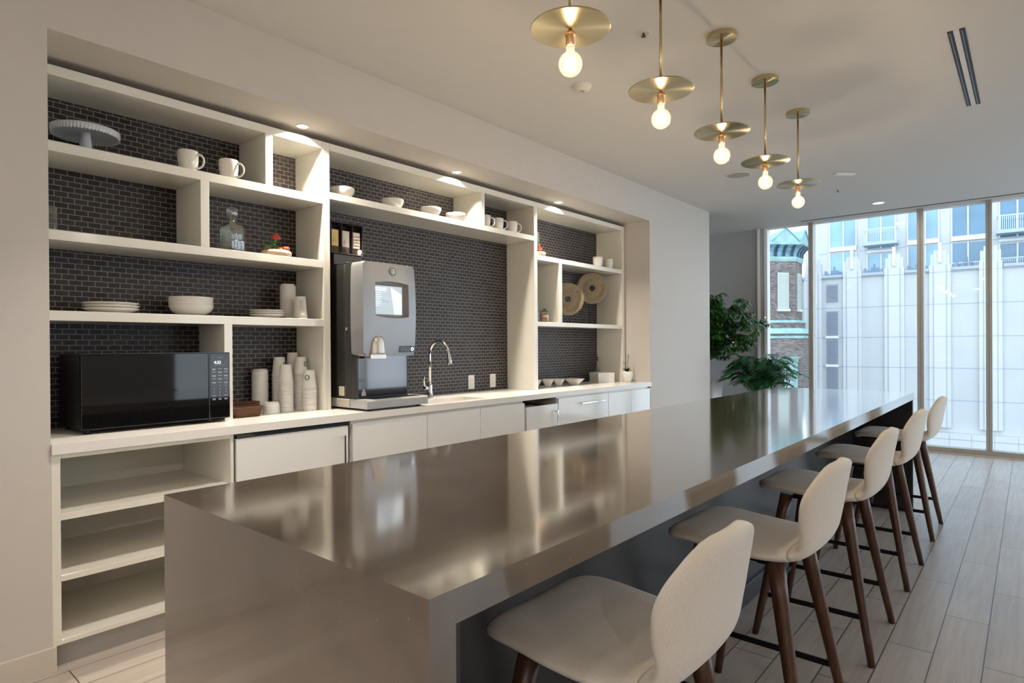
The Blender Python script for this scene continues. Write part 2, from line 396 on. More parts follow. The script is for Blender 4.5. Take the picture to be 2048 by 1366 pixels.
FY = 2.990   # face of the base units
def base_root(nm, label, cat, x0, g=None): return thing(nm, label, cat, (x0, FY, 0.0), 0, g)
c = base_root('open_cabinet', 'cream open base cabinet with three shelves under the microwave', 'cabinet', 0.664)
o = (0.664, FY, 0)
def part(nm, mt, root, off, *boxes, bevel=0.001):
    m = MB(off)
    for bx in boxes: m.box(*bx)
    return m.build(nm, mt, root, bevel, 1)
part('side_panel', WHITE_LAC, c, o, (0.6515, 0.683, FY, 3.575, 0.094, 0.868))
part('side_panel', WHITE_LAC, c, o, (1.370, 1.386, FY, 3.575, 0.094, 0.868))
part('back_panel', WHITE_LAC, c, o, (0.683, 1.370, 3.56, 3.575, 0.094, 0.848))
part('top_rail', WHITE_LAC, c, o, (0.683, 1.370, FY, 3.575, 0.848, 0.868))
for z0, z1 in ((0.597, 0.624), (0.349, 0.374), (0.094, 0.114)): part('shelf', WHITE_LAC, c, o, (0.683, 1.370, FY, 3.56, z0, z1))
part('kickboard', mat('grey_kickboard', (0.42, 0.41, 0.39), 0.4), c, o, (0.664, 1.386, 3.02, 3.035, 0.0, 0.094))
def bar_handle(root, off, x, y, z, length, vertical):
    m = MB(off); d = 0.034
    if vertical:
        m.box(x - .005, x + .005, y - d, y - d + .010, z - length, z)
        for zz in (z - .012, z - length + .012): m.box(x - .004, x + .004, y - d + .010, y, zz - .005, zz + .005)
    else:
        m.box(x, x + length, y - d, y - d + .010, z - .005, z + .005)
        for xx in (x + .012, x + length - .012): m.box(xx - .005, xx + .005, y - d + .010, y, z - .004, z + .004)
    return m.build('handle', CHROME, root, 0.001, 1)
# undercounter fridges
for lab, x0, x1, dx0, dx1, zt in (('undercounter fridge with white front beside the open shelves, under the paper cups', 1.388, 2.074, 1.398, 2.045, 0.840),
                                  ('narrow undercounter fridge with white front right of the sink', 3.654, 4.090, 3.674, 4.086, 0.812)):
    off = (x0, FY, 0); r = base_root('undercounter_fridge', lab, 'fridge', x0)
    part('body', BLACKP, r, off, (x0 + .003, x1 - .003, 3.02, 3.55, 0.02, 0.862 if zt > .83 else .80))
    d = part('door', GLOSSW, r, off, (dx0, dx1, FY - .002, FY + .02, 0.10, zt)); bar_handle(d, off, dx1 - 0.042, FY - .002, zt - 0.048, 0.42, True)
    part('hinge_rail', CHROME, r, off, (x0 + .02, dx0 + .10, FY + .004, 3.02, zt + .004, zt + .012))
# door cabinets
def door_cab(label, x0, x1, splits, ztop=0.846, drawer=False, gap=None):
    off = (x0, FY, 0); r = base_root('base_cabinet', label, 'cabinet', x0, 'white gloss base cabinets')
    part('carcass', WHITE_LAC, r, off, (x0 + .001, x1 - .001, FY + .021, 3.56, 0.094, 0.8675))
    for a, b in zip(splits[:-1], splits[1:]):
        d = part('door' if not drawer else 'drawer_front', GLOSSW, r, off, (a + .0015, b - .0015, FY, FY + .019, 0.10, ztop))
        if drawer: bar_handle(d, off, 4.405, FY, 0.790, 0.366, False)
    part('kickboard', MATS['grey_kickboard'], r, off, (x0, x1, 3.04, 3.05, 0.0, 0.094))
    return r
door_cab('single white base cabinet door below the coffee machine', 2.075, 2.650, [2.076, 2.649])
door_cab('white two-door base cabinet under the sink', 2.650, 3.653, [2.650, 3.151, 3.652])
door_cab('white drawer-front unit with long horizontal chrome handle', 4.091, 4.882, [4.096, 4.881], 0.850, True)
door_cab('white two-door base cabinet at the right end of the niche', 4.883, 5.699, [4.884, 5.306, 5.698])

# ------------------------------------------------------------------ island
IX0, IX1, IY0, IY1, IZ = 0.606, 5.574, 0.683, 1.697, 0.917
def quartz_mat():
    m, nt, b = node_mat('grey_brown_quartz')
    t = nt.nodes.new('ShaderNodeTexCoord')
    n1 = nt.nodes.new('ShaderNodeTexNoise'); n1.inputs['Scale'].default_value = 5; n1.inputs['Detail'].default_value = 2; n1.inputs['Roughness'].default_value = .5
    n2 = nt.nodes.new('ShaderNodeTexVoronoi'); n2.inputs['Scale'].default_value = 38; n2.inputs['Randomness'].default_value = 1.0
    for n in (n1, n2): nt.links.new(t.outputs['Object'], n.inputs['Vector'])
    r1 = nt.nodes.new('ShaderNodeValToRGB'); r1.color_ramp.elements[0].position = .35; r1.color_ramp.elements[1].position = .65
    r1.color_ramp.elements[0].color = (0.112, 0.088, 0.068, 1); r1.color_ramp.elements[1].color = (0.145, 0.114, 0.088, 1)
    nt.links.new(n1.outputs['Fac'], r1.inputs[0])
    r2 = nt.nodes.new('ShaderNodeValToRGB'); r2.color_ramp.elements[0].position = .05; r2.color_ramp.elements[1].position = .11
    r2.color_ramp.elements[0].color = (.8, .8, .8, 1); r2.color_ramp.elements[1].color = (0, 0, 0, 1)
    nt.links.new(n2.outputs['Distance'], r2.inputs[0])
    mx = nt.nodes.new('ShaderNodeMixRGB'); mx.inputs[2].default_value = (0.22, 0.17, 0.12, 1)
    nt.links.new(r1.outputs[0], mx.inputs[1]); nt.links.new(r2.outputs[0], mx.inputs[0]); nt.links.new(mx.outputs[0], b.inputs['Base Color'])
    b.inputs['Roughness'].default_value = 0.10; b.inputs['Specular IOR Level'].default_value = 1.0; b.inputs['Coat Weight'].default_value = 1.0; b.inputs['Coat IOR'].default_value = 1.65; b.inputs['Coat Roughness'].default_value = 0.09
    return m
QUARTZ = quartz_mat()
DARKW = mat('dark_wood_laminate', (0.020, 0.018, 0.018), 0.26, var=0.35, scale=6, stretch=(60, 60, 1.0), spec=0.6)
isl = thing('kitchen_island', 'long grey-brown stone island with waterfall ends and dark base', 'island', (IX0, IY0, 0))
off = (IX0, IY0, 0)
m = MB(off); q_ = .0555
for x0, x1 in ((IX0, IX0 + q_), (IX1, IX1 - q_)):
    a_, b_ = (x0, x1)
    vs = [(x, y, z) for y in (IY0, IY1) for x, z in ((a_, 0), (b_, 0), (b_, IZ - q_), (a_, IZ))]
    leg_ = MB(off); leg_.add(vs, [(0, 1, 2, 3), (7, 6, 5, 4), (0, 4, 5, 1), (1, 5, 6, 2), (3, 7, 4, 0)]); leg_.build('waterfall_leg', QUARTZ, isl)
vs = [(x, y, z) for y in (IY0, IY1) for x, z in ((IX0, IZ), (IX0 + q_, IZ - q_), (IX1 - q_, IZ - q_), (IX1, IZ))]
m.add(vs, [(0, 1, 2, 3), (7, 6, 5, 4), (1, 5, 6, 2), (0, 3, 7, 4)]); m.build('countertop', QUARTZ, isl)
part('leg_lining', DARKW, isl, off, (IX0 + .0552, IX0 + .068, IY0 + .004, 1.086, 0, IZ - .058), bevel=0)
part('leg_lining', DARKW, isl, off, (IX1 - .068, IX1 - .0552, IY0 + .004, 1.086, 0, IZ - .058), bevel=0)
part('front_panel', DARKW, isl, off, (IX0 + .056, IX1 - .056, 1.087, 1.107, 0.0, IZ - .058), bevel=0)
part('kickboard', DARKW, isl, off, (IX0 + .07, IX1 - .07, 1.074, 1.0865, 0.0, 0.095), bevel=0.001)
part('base_carcass', DARKW, isl, off, (IX0 + .056, IX1 - .056, 1.108, 1.66, 0.0, IZ - .058), bevel=0)

# ------------------------------------------------------------------ bar stools
FABRIC = mat('oatmeal_fabric', (0.72, 0.67, 0.60), 0.95, var=0.05, scale=220, bump=0.25, bscale=600, sheen=0.2, stretch=(1, 1, 1))
WALNUT = mat('walnut_wood', (0.072, 0.030, 0.015), 0.35, var=0.4, scale=9, stretch=(14, 14, 1.0))
def spline(P, t):
    n = len(P) - 1; x = min(max(t, 0), 1) * n; i = min(int(x), n - 1); f = x - i
    p0, p1, p2, p3 = P[max(i - 1, 0)], P[i], P[i + 1], P[min(i + 2, n)]
    return tuple(0.5 * (2 * b + (c - a) * f + (2 * a - 5 * b + 4 * c - d) * f * f + (-a + 3 * b - 3 * c + d) * f ** 3) for a, b, c, d in zip(p0, p1, p2, p3))
SHELL = [(.245, .634, .200), (.205, .650, .210), (.130, .652, .216), (.050, .645, .219), (-.030, .640, .217), (-.100, .640, .209), (-.160, .648, .194),
         (-.200, .670, .184), (-.226, .710, .188), (-.240, .765, .203), (-.250, .825, .214), (-.260, .878, .210), (-.270, .932, .192)]
SHELL = [(a, b, c) for a, b, c in SHELL]
NS, NU, TH = 72, 22, 0.021
def shell_point(s, u):
    y, z, w = spline(SHELL, s)
    if s < 0.16:
        q = 0.965 * (1 - s / 0.16); w *= (1 - q ** 2.8) ** (1 / 2.8)
    if s > 0.70:
        pass
    if s > 0.75:
        q = min((s - 0.75) / 0.25, 1); w *= max(0.0, 1 - q ** 2.6) ** (1 / 2.6)
    k = min(max((s - 0.50) / 0.25, 0), 1); k = k * k * (3 - 2 * k)
    xr = u * w / 0.215
    y += k * 0.046 * xr * xr
    z += (1 - k) * (0.010 * xr * xr)
    return Vector((u * w, y, z))
def shell_mesh(s0, s1, name, root, cap0, cap1):
    rows = []
    n = int(NS * (s1 - s0)) + 2
    for i in range(n + 1):
        s = s0 + (s1 - s0) * i / n; top = []; bot = []
        for j in range(NU + 1):
            u = math.sin(math.pi / 2 * (2 * j / NU - 1))
            p = shell_point(s, u)
            e = 1e-3
            ds = shell_point(min(s + e, 1), u) - shell_point(max(s - e, 0), u); du = shell_point(s, min(u + e, 1)) - shell_point(s, max(u - e, -1))
            nrm = du.cross(ds)
            nrm.normalize()
            pr = max(0, 1 - abs(u) ** 7) ** 0.5
            for d, on in ((s, True), (1 - s, True)):
                if d < 0.03: pr *= max(0, 1 - (1 - d / 0.03) ** 2) ** 0.5
            top.append(tuple(p + nrm * TH * pr)); bot.append(tuple(p - nrm * TH * pr))
        rows.append(top + bot[::-1])
    m = MB(); W = len(rows[0]); vs = [v for r in rows for v in r]; fs = []
    for i in range(len(rows) - 1):
        for j in range(W):
            j2 = (j + 1) % W
            fs.append((i * W + j, i * W + j2, (i + 1) * W + j2, (i + 1) * W + j))
    m.add(vs, fs, True)
    if cap0: m.add(rows[0], [tuple(range(W))], False)
    if cap1: m.add(rows[-1], [tuple(reversed(range(W)))], False)
    return m.build(name, FABRIC, root)
st = thing('bar_stool', 'beige upholstered bar stool with walnut legs nearest the camera at the island', 'bar stool', (1.188, 0.715, 0), 0, 'bar stools along the island')
shell_mesh(0.0, 0.50, 'seat', st, False, True)
shell_mesh(0.5012, 1.0, 'backrest', st, True, False)
for sx in (-1, 1):
    for sy in (-1, 1):
        m = MB(); pts = []; rr = []
        for k in range(7):
            t = k / 6; pts.append((sx * (.158 + .092 * t), sy * (.118 + .110 * t), .622 - .622 * t + 0.0)); rr.append(.0265 - .0125 * t)
        pts[-1] = (pts[-1][0], pts[-1][1], 0.0)
        m.tube(pts, rr, 16); m.build('leg', WALNUT, st)
m = MB(); m.box(-.15, .15, -.10, -.06, .607, .619); m.box(-.15, .15, .06, .10, .607, .619); m.box(-.12, -.08, -.10, .10, .600, .612); m.box(.08, .12, -.10, .10, .600, .612)
m.build('seat_bracket', BLACKM, st)
fz = .178; fx, fy = .223, .197
m = MB()
for a, b in (((-fx, -fy), (-fx, fy)), ((fx, -fy), (fx, fy)), ((-fx, fy), (fx, fy))): m.bar((*a, fz), (*b, fz), .007, .020)
m.build('footrest', BLACKM, st)
index_children(st)
for x, rz, lab in ((2.10, 0.00, 'beige bar stool with walnut legs, second from the camera along the island'),
                   (3.02, 0.01, 'beige bar stool with walnut legs, middle one of the five'),
                   (3.99, -0.01, 'beige bar stool with walnut legs, second from the window end'),
                   (5.04, 0.0, 'beige bar stool with walnut legs nearest the window, beyond the island end panel')):
    dup(st, (x, 0.715, 0), rz, lab)

# ------------------------------------------------------------------ pendant lamps
BULBG = glass_mat('bulb_glass', (1.0, 0.96, 0.9), 1.0, emis=((1.0, 0.82, 0.60), 0.45))
FIL = emit_mat('bulb_core', (1.0, 0.80, 0.54), 300)
COPPER = mat('copper_socket', (0.72, 0.44, 0.24), 0.25, 1.0, var=0.05)
def brass_disc_mat():
    m, nt, b = node_mat('spun_brass')
    b.inputs['Metallic'].default_value = 1; b.inputs['Roughness'].default_value = .26
    b.inputs['Base Color'].default_value = (0.60, 0.50, 0.30, 1); b.inputs['Anisotropic'].default_value = 0.9; b.inputs['Anisotropic Rotation'].default_value = 0.25
    tg = nt.nodes.new('ShaderNodeTangent'); tg.direction_type = 'RADIAL'; tg.axis = 'Z'; nt.links.new(tg.outputs[0], b.inputs['Tangent'])
    return m
SPUN = brass_disc_mat()
PY = 1.228
names = ['brass disc pendant lamp nearest the camera, its rod cut by the frame top', 'brass disc pendant lamp, second from the camera', 'brass disc pendant lamp, third and middle of the row',
         'brass disc pendant lamp, fourth from the camera', 'brass disc pendant lamp nearest the window, farthest of the row']
pl = thing('pendant_lamp', names[0], 'pendant lamp', (1.765, PY, CZ), 0, 'row of brass pendant lamps over the island')
m = MB(); m.lathe([(0.0005, -.0225), (.0765, -.0225), (.0775, -.0215), (.0775, -.0003), (0.0005, -.0003)], seg=64, smooth=False); m.build('canopy', SPUN, pl)
for p in m.s: pass
m = MB(); m.cyl((0, 0, -.0225), (0, 0, -.500), .0062, seg=16); m.cyl((.014, 0, -.0225), (.014, 0, -.034), .004); m.build('rod', BRASS, pl)
m = MB(); m.lathe([(0.0065, -.4995), (.139, -.4995), (.1405, -.5010), (.1405, -.5035), (.139, -.5050), (0.0065, -.5050)], seg=72, smooth=False); m.build('disc', SPUN, pl)
m = MB(); m.lathe([(.0065, -.505), (.0065, -.513), (.0155, -.518), (.0185, -.524), (.0185, -.530), (.0160, -.532), (.0160, -.563), (.0005, -.563)], seg=28); m.build('socket', COPPER, pl)
bulb = MB(); prof = [(.0145, -.563), (.0150, -.572)]
for k in range(0, 17):
    t = math.radians(22 + k * (158 / 16)); prof.append((max(.0003, .0420 * math.sin(t)), -.628 + .0430 * math.cos(t)))
bulb.lathe(prof, seg=32); bo = bulb.build('bulb', BULBG, pl)
m = MB(); m.sphere((0, 0, -.625), .022, 20, 14, (1, 1, 1.15)); m.build('filament', FIL, bo)
index_children(pl)
for i in range(1, 5): dup(pl, (1.765 + .689 * i, PY, CZ), label=names[i])

# ------------------------------------------------------------------ ceiling fittings
LAMPF = emit_mat('lamp_face', (1.0, 0.86, 0.62), 9.0)
WP = mat('white_fitting', (0.72, 0.69, 0.64), 0.5, var=0.01)
sp = [('small round recessed spot over the left shelving, above the square pigeonhole', 1.905), ('small round recessed spot over the middle shelving, above the bowls', 3.153), ('small round recessed spot over the right shelving unit', 4.426)]
for i, (lab, x) in enumerate(sp):
    r = thing('recessed_spot', lab, 'recessed spotlight', (x, 3.215, NZ), 0, 'recessed spots in the niche soffit')
    m = MB(); m.lathe([(.030, -.0005), (.030, -.0025), (.042, -.0025), (.043, -.0003)], seg=32); m.build('trim_ring', WP, r)
    m = MB(); m.lathe([(.0003, -.0012), (.030, -.0012)], seg=32); m.build('lens', LAMPF, r)
r = thing('downlight', 'round recessed downlight in the ceiling near the window', 'downlight', (8.07, 1.325, CZ))
m = MB(); m.lathe([(.058, -.0005), (.058, -.003), (.082, -.003), (.084, -.0003)], seg=36); m.build('trim_ring', WP, r)
m = MB(); m.lathe([(.0003, -.0014), (.058, -.0014)], seg=36); m.build('lens', emit_mat('downlight_face', (1.0, 0.84, 0.66), 1.9), r)
r = thing('ceiling_speaker', 'round flush grey ceiling speaker left of the pendants', 'speaker', (5.825, 2.12, CZ))
m = MB(); m.lathe([(.104, -.001), (.106, -.006), (.118, -.006), (.120, -.0003)], seg=40); m.build('rim', WP, r)
m = MB(); m.lathe([(.0003, -.004), (.104, -.003)], seg=40); m.build('grille', mat('speaker_grille', (0.40, 0.38, 0.36), 0.8), r)
r = thing('sprinkler', 'recessed fire sprinkler head between the first two pendant lamps', 'sprinkler', (2.853, 1.524, CZ))
m = MB(); m.lathe([(.022, -.0006), (.030, -.004), (.038, -.004), (.042, -.0003)], seg=32); m.build('escutcheon', WP, r)
m = MB(); m.cyl((0, 0, -.001), (0, 0, -.014), .006); m.cyl((.008, 0, -.001), (.010, 0, -.016), .0016); m.cyl((-.008, 0, -.001), (-.010, 0, -.016), .0016); m.lathe([(.0003, -.016), (.013, -.016), (.013, -.0175), (.0003, -.0175)], seg=16)
m.build('nozzle', mat('bronze_dark', (0.10, 0.05, 0.04), 0.4, 0.5), r)
r = thing('smoke_detector', 'round white smoke detector below the nearest pendant bulb', 'smoke detector', (3.176, 2.123, CZ))
m = MB(); m.lathe([(.0003, -.034), (.030, -.034), (.046, -.026), (.050, -.012), (.058, -.010), (.060, -.0003)], seg=36); m.build('housing', WP, r)
m = MB(); m.box(-.016, -.003, -.012, .006, -.0352, -.0338); m.box(.003, .016, -.012, .006, -.0352, -.0338); m.build('sensor_slots', mat('slot_grey', (0.3, 0.28, 0.26), 0.6), r)
m = MB((6.46, 1.34, CZ))
o = MB(); o.box(-.10, .10, -.03, .03, -.012, -.0003); oo = o.build('emergency_light', mat('pale_fitting', (0.85, 0.85, 0.83), 0.4), None, .004); oo.location = (6.46, 1.34, CZ); oo.rotation_euler = (0, 0, -.75)
tag(oo, 'small flat white rectangular fitting on the ceiling near the window', 'ceiling fitting')
r = thing('sprinkler', 'tiny white pendent sprinkler near the window downlight', 'sprinkler', (7.09, 1.534, CZ))
m = MB(); m.lathe([(.010, -.0006), (.034, -.003), (.036, -.0003)], seg=24); m.build('escutcheon', WP, r)
m = MB(); m.cyl((0, 0, -.001), (0, 0, -.020), .004); m.lathe([(.0003, -.021), (.014, -.021), (.014, -.0225), (.0003, -.0225)], seg=16); m.build('nozzle', MATS['bronze_dark'], r)
r = thing('air_vent', 'black twin slot air diffuser in the ceiling at the upper right', 'air vent', (4.53, .2875, CZ))
vm = mat('vent_black', (0.006, 0.006, 0.008), 0.5)
for ya in (.0125, -.0375):
    m = MB(); m.box(-.65, .65, ya, ya + .025, -.0022, -.0003); s_ = m.build('slot', vm, r)
    m = MB(); m.box(-.635, .635, ya + .011, ya + .0165, -.0045, -.0022); m.build('blade', mat('vent_blade', (0.18, 0.19, 0.21), 0.35, .6), s_)
m = MB(); m.box(-.65, .65, -.0125, .0125, -.002, -.0003); m.build('centre_strip', mat('vent_white', (0.75, 0.73, 0.70), 0.5), r)

# ------------------------------------------------------------------ things on the shelves
def mug_proto(label, loc, rz, R=.050, Hh=.104, fluted=False):
    r = thing('mug', label, 'mug', loc, rz, None)
    m = MB(); t = .0035
    prof = [(.0003, 0), (R * .58, 0), (R * .70, .003), (R * .88, Hh * .22), (R * .98, Hh * .50), (R, Hh * .80), (R * .985, Hh - .002), (R * .965, Hh), (R - t - .001, Hh - .003), (R - t, Hh * .6), (R * .85 - t, Hh * .2), (.0003, .006)]
    m.lathe(prof, seg=36); m.build('body', CERAM, r)
    m = MB(); pts = []
    for k in range(15):
        a = math.radians(100 - k * (215 / 14)); pts.append((R * .94 + .030 * math.cos(a) * (1.0 if a > 0 else 1.0) + .006, 0, Hh * .50 + .036 * math.sin(a)))
    pts[0] = (R * .93, 0, pts[0][2]); pts[-1] = (R * .80, 0, Hh * .16)
    m.tube(pts, [.0058] * 3 + [.0048] * 9 + [.0058] * 3, 10); m.build('handle', CERAM, r)
    index_children(r); return r
S1, S2, S3, MS, RS1, RS2 = 2.2085, 1.8185, 1.4625, 2.2425, 2.0835, 1.5025
HR = -math.radians(49)      # towards the right of the picture
mg = mug_proto('white mug on the top left shelf, beside the cake stand', (1.315, 3.325, S1), HR)
mg['group'] = 'white mugs on the shelves'
def mg2(loc, lab, rz=HR, sc=1.0):
    o = dup(mg, loc, rz, lab, 'white mugs on the shelves'); o.scale = (sc,) * 3; return o
mg2((1.525, 3.325, S1), 'white mug on the top left shelf, beside the divider')
mg2((3.590, 3.345, MS), 'white mug in the small middle pigeonhole, half hidden by the divider', HR, .97)
mg2((3.748, 3.345, MS), 'white mug in the small middle pigeonhole, between the other two', HR, .97)
mg2((3.925, 3.345, MS), 'white mug in the small middle pigeonhole, at its right side', HR, .97)
mg2((5.262, 3.340, RS1), 'wider white mug on the upper right shelf, left of the pair', 1.0, 1.0)
mg2((5.468, 3.340, RS1), 'slimmer white mug on the upper right shelf, right of the pair', 1.1, .97)
# cake stand
r = thing('cake_stand', 'pale blue-white pedestal cake stand with scalloped rim', 'cake stand', (.888, 3.405, S1))
m = MB(); m.lathe([(.0003, 0), (.052, 0), (.052, .004), (.034, .012), (.026, .035), (.022, .070), (.0195, .098), (.024, .108), (.0003, .108)], seg=36); m.build('pedestal', CERAMB, r)
m = MB(); sc = lambda i, a: (-.006 * abs(math.sin(a * 30)) if i in (2, 3) else 0)
m.lathe([(.0003, .106), (.118, .106), (.134, .092), (.137, .092), (.139, .118), (.128, .122), (.0003, .114)], seg=360, zw=sc); m.build('plate', CERAMB, r)
# tumbler
r = thing('glass_tumbler', 'clear glass tumbler at the left end of the second shelf', 'glass', (.735, 3.325, S2))
m = MB(); m.lathe([(.0003, 0), (.022, 0), (.023, .004), (.025, .108), (.0235, .108), (.0215, .010), (.0003, .008)], seg=36); m.build('tumbler', GLASS, r)
# decanter
def rsq(h, r_, n=6, ex=1.0):
    P = []
    for cx, cy, a0 in ((h - r_, h - r_, 0), (-h + r_, h - r_, 90), (-h + r_, -h + r_, 180), (h - r_, -h + r_, 270)):
        for k in range(n + 1):
            a = math.radians(a0 + 90 * k / n); P.append((cx + r_ * math.cos(a), cy + r_ * math.sin(a)))
    return P
def loft(m, secs, smooth=True, cap0=True, cap1=True):
    n = len(secs[0]); vs = [p for s_ in secs for p in s_]; fs = []
    for i in range(len(secs) - 1):
        for k in range(n):
            k2 = (k + 1) % n; fs.append((i * n + k, i * n + k2, (i + 1) * n + k2, (i + 1) * n + k))
    m.add(vs, fs, smooth)
    if cap0: m.add(secs[0], [tuple(reversed(range(n)))])
    if cap1: m.add(secs[-1], [tuple(range(n))])
    return m
def sq(h, r_, z): return [(x, y, z) for x, y in rsq(h, r_)]
DG = glass_mat('decanter_glass', (0.90, 0.93, 0.92), 1.0, ior=1.9, edge=1.6)
r = thing('decanter', 'square clear glass decanter with a square stopper', 'decanter', (1.556, 3.355, S2), math.radians(12))
m = MB(); loft(m, [sq(.048, .012, 0), sq(.050, .014, .004), sq(.050, .014, .135), sq(.043, .016, .150), sq(.018, .0175, .157), sq(.016, .0155, .162), sq(.016, .0155, .178), sq(.018, .0175, .182)], cap1=False)
loft(m, [sq(.014, .0135, .182), sq(.0135, .013, .160), sq(.038, .012, .148), sq(.044, .011, .133), sq(.041, .016, .045), sq(.030, .016, .030)], cap0=False, cap1=True)
m.build('bottle', DG, r)
m = MB(); loft(m, [sq(.0125, .012, .170), sq(.0130, .0125, .186), sq(.016, .006, .193), sq(.021, .005, .200), sq(.0225, .005, .240), sq(.019, .006, .246)]); m.build('stopper', DG, r)
# succulent bowl with red flower
def leaf(m, base, tip, w, nrm=(0, 0, 1), mi=0, bend=0.0):
    b = Vector(base); t = Vector(tip); d = t - b; s_ = d.cross(Vector(nrm))
    if s_.length < 1e-6: s_ = d.cross(Vector((1, 0, 0)))
    s_.normalize(); u = s_.cross(d).normalized()
    mid = b + d * .45 + u * bend
    m.add([tuple(b), tuple(mid + s_ * w), tuple(t), tuple(mid - s_ * w), tuple(mid - u * w * .35)], [(0, 1, 4), (1, 2, 4), (2, 3, 4), (3, 0, 4)], True, mi)
STONEW = mat('speckled_stoneware', (0.66, 0.50, 0.36), 0.8, var=.35, scale=90, bump=.6, bscale=150)
GREEN = mat('leaf_green', (0.05, 0.22, 0.03), .45, var=.4, scale=20)
REDF = mat('red_petals', (0.62, 0.05, 0.06), .6, var=.3, scale=60)
RUST = mat('dried_pods', (0.26, 0.07, 0.02), .6, var=.5, scale=40)
CREAMF = mat('cream_dried_flower', (0.60, 0.52, 0.34), .8, var=.2)
r = thing('succulent_bowl', 'shallow stone bowl of dried pods with one red flower', 'plant bowl', (1.812, 3.352, S2))
m = MB(); m.lathe([(.0003, 0), (.072, 0), (.083, .010), (.085, .022), (.080, .034), (.074, .037), (.070, .030), (.0003, .028)], seg=40); m.build('bowl', STONEW, r)
m = MB()
for k in range(26):
    a = random.random() * 6.28; q = random.random() ** .6 * .062; m.sphere((q * math.cos(a), q * math.sin(a), .038 + random.random() * .016), random.uniform(.008, .016), 10, 7)
m.build('dried_pods', RUST, r)
m = MB()
for k in range(60):
    a = random.random() * 6.28; b_ = Vector((.028, -.02, .045)); d_ = Vector((math.cos(a) * .6, math.sin(a) * .6, random.uniform(.2, 1))).normalized() * .022
    leaf(m, b_, b_ + d_, .0016)
m.build('spiky_flower', CREAMF, r)
m = MB(); m.tube([(-.012, -.01, .03), (-.014, -.012, .085), (-.012, -.014, .10)], .0022, 8)
for k in range(20):
    a = k * 2.4; b_ = Vector((-.016, -.012, .045 + k * .0028)); leaf(m, b_, b_ + Vector((math.cos(a) * .030, math.sin(a) * .022, .012)), .009)
for k in range(8):
    b_ = Vector((-.055, -.03, .040)); leaf(m, b_, b_ + Vector((-.06 + k * .008, -.01 * (k % 3), .002 + .008 * (k % 4))), .003)
m.build('leaves', GREEN, r)
m = MB()
for ring, (n_, rr_, zz) in enumerate(((10, .0205, .106), (9, .017, .115), (7, .012, .122), (5, .006, .127))):
    for k in range(n_):
        a = 6.283 * k / n_ + ring * .5; m.sphere((-.010 + rr_ * math.cos(a), -.014 + rr_ * math.sin(a), zz), .0078, 10, 7, (1, 1, .8))
m.build('flower', REDF, r)
# plates and bowls
def plate_mesh(R, Hh):
    m = MB(); m.lathe([(.0003, 0), (R * .55, 0), (R * .60, .002), (R * .85, Hh * .6), (R, Hh), (R * .995, Hh + .002), (R * .84, Hh * .75), (R * .6, .006), (.0003, .005)], seg=48); return m
def pile(name, labels, cat, loc, mb, n, dz, group, jit=.002):
    p = mb.build(name, CERAM, None); p.location = loc; tag(p, labels[0], cat, group)
    out = [p]
    for k in range(1, n):
        c = p.copy(); COL.objects.link(c); c.location = (loc[0] + random.uniform(-jit, jit), loc[1] + random.uniform(-jit, jit), loc[2] + dz * k)
        c['label'] = labels[min(k, len(labels) - 1)]; out.append(c)
    return out
pile('dinner_plate', ['bottom plate of the left stack of white plates', 'middle plate of the left stack of white plates', 'top plate of the left stack of white plates'], 'plate',
     (.985, 3.40, S3), plate_mesh(.119, .022), 3, .0135, 'white plates on the lower shelf')
def bowl_mesh(R, Hh, foot=.34):
    m = MB(); P = [(.0003, .0), (R * foot, 0), (R * (foot + .02), .004)]
    for k in range(1, 9):
        a = k / 8 * math.pi / 2; P.append((R * (foot + (1 - foot) * math.sin(a)), .004 + (Hh - .004) * (1 - math.cos(a))))
    P += [(R - .001, Hh + .0015), (R - .004, Hh)]
    for k in range(7, -1, -1):
        a = k / 8 * math.pi / 2; P.append(((R - .005) * (foot + (1 - foot) * math.sin(a)) if k else R * foot, .008 + (Hh - .008) * (1 - math.cos(a))))
    P.append((.0003, .008)); m.lathe(P, seg=48); return m
pile('serving_bowl', ['lowest of the four stacked wide white bowls', 'second bowl from the bottom of the four stacked wide white bowls', 'third bowl from the bottom of the four stacked wide white bowls', 'top one of the four stacked wide white bowls'], 'bowl',
     (1.362, 3.415, S3), bowl_mesh(.108, .058), 4, .0135, 'stacked wide white bowls')
pile('side_plate', ['bottom plate of the right stack of white plates', 'middle plate of the right stack of white plates', 'top plate of the right stack of white plates'], 'plate',
     (1.770, 3.385, S3), plate_mesh(.098, .020), 3, .0125, 'small white plates beside the lid tower')
bl = bowl_mesh(.077, .062).build('bowl', CERAM, None)
for k, (x, y, lab) in enumerate(((2.262, 3.350, 'white bowl on the middle top shelf, leftmost of the four'), (2.665, 3.350, 'white bowl on the middle top shelf, second from left'),
                                 (3.015, 3.350, 'white bowl on the middle top shelf, third from left under the spot'), (3.270, 3.350, 'white bowl on the middle top shelf, rightmost of the four, brightly lit'))):
    o = bl if k == 0 else bl.copy()
    if k: COL.objects.link(o)
    o.location = (x, y, MS); tag(o, lab, 'bowl', 'single white bowls on the middle top shelf')
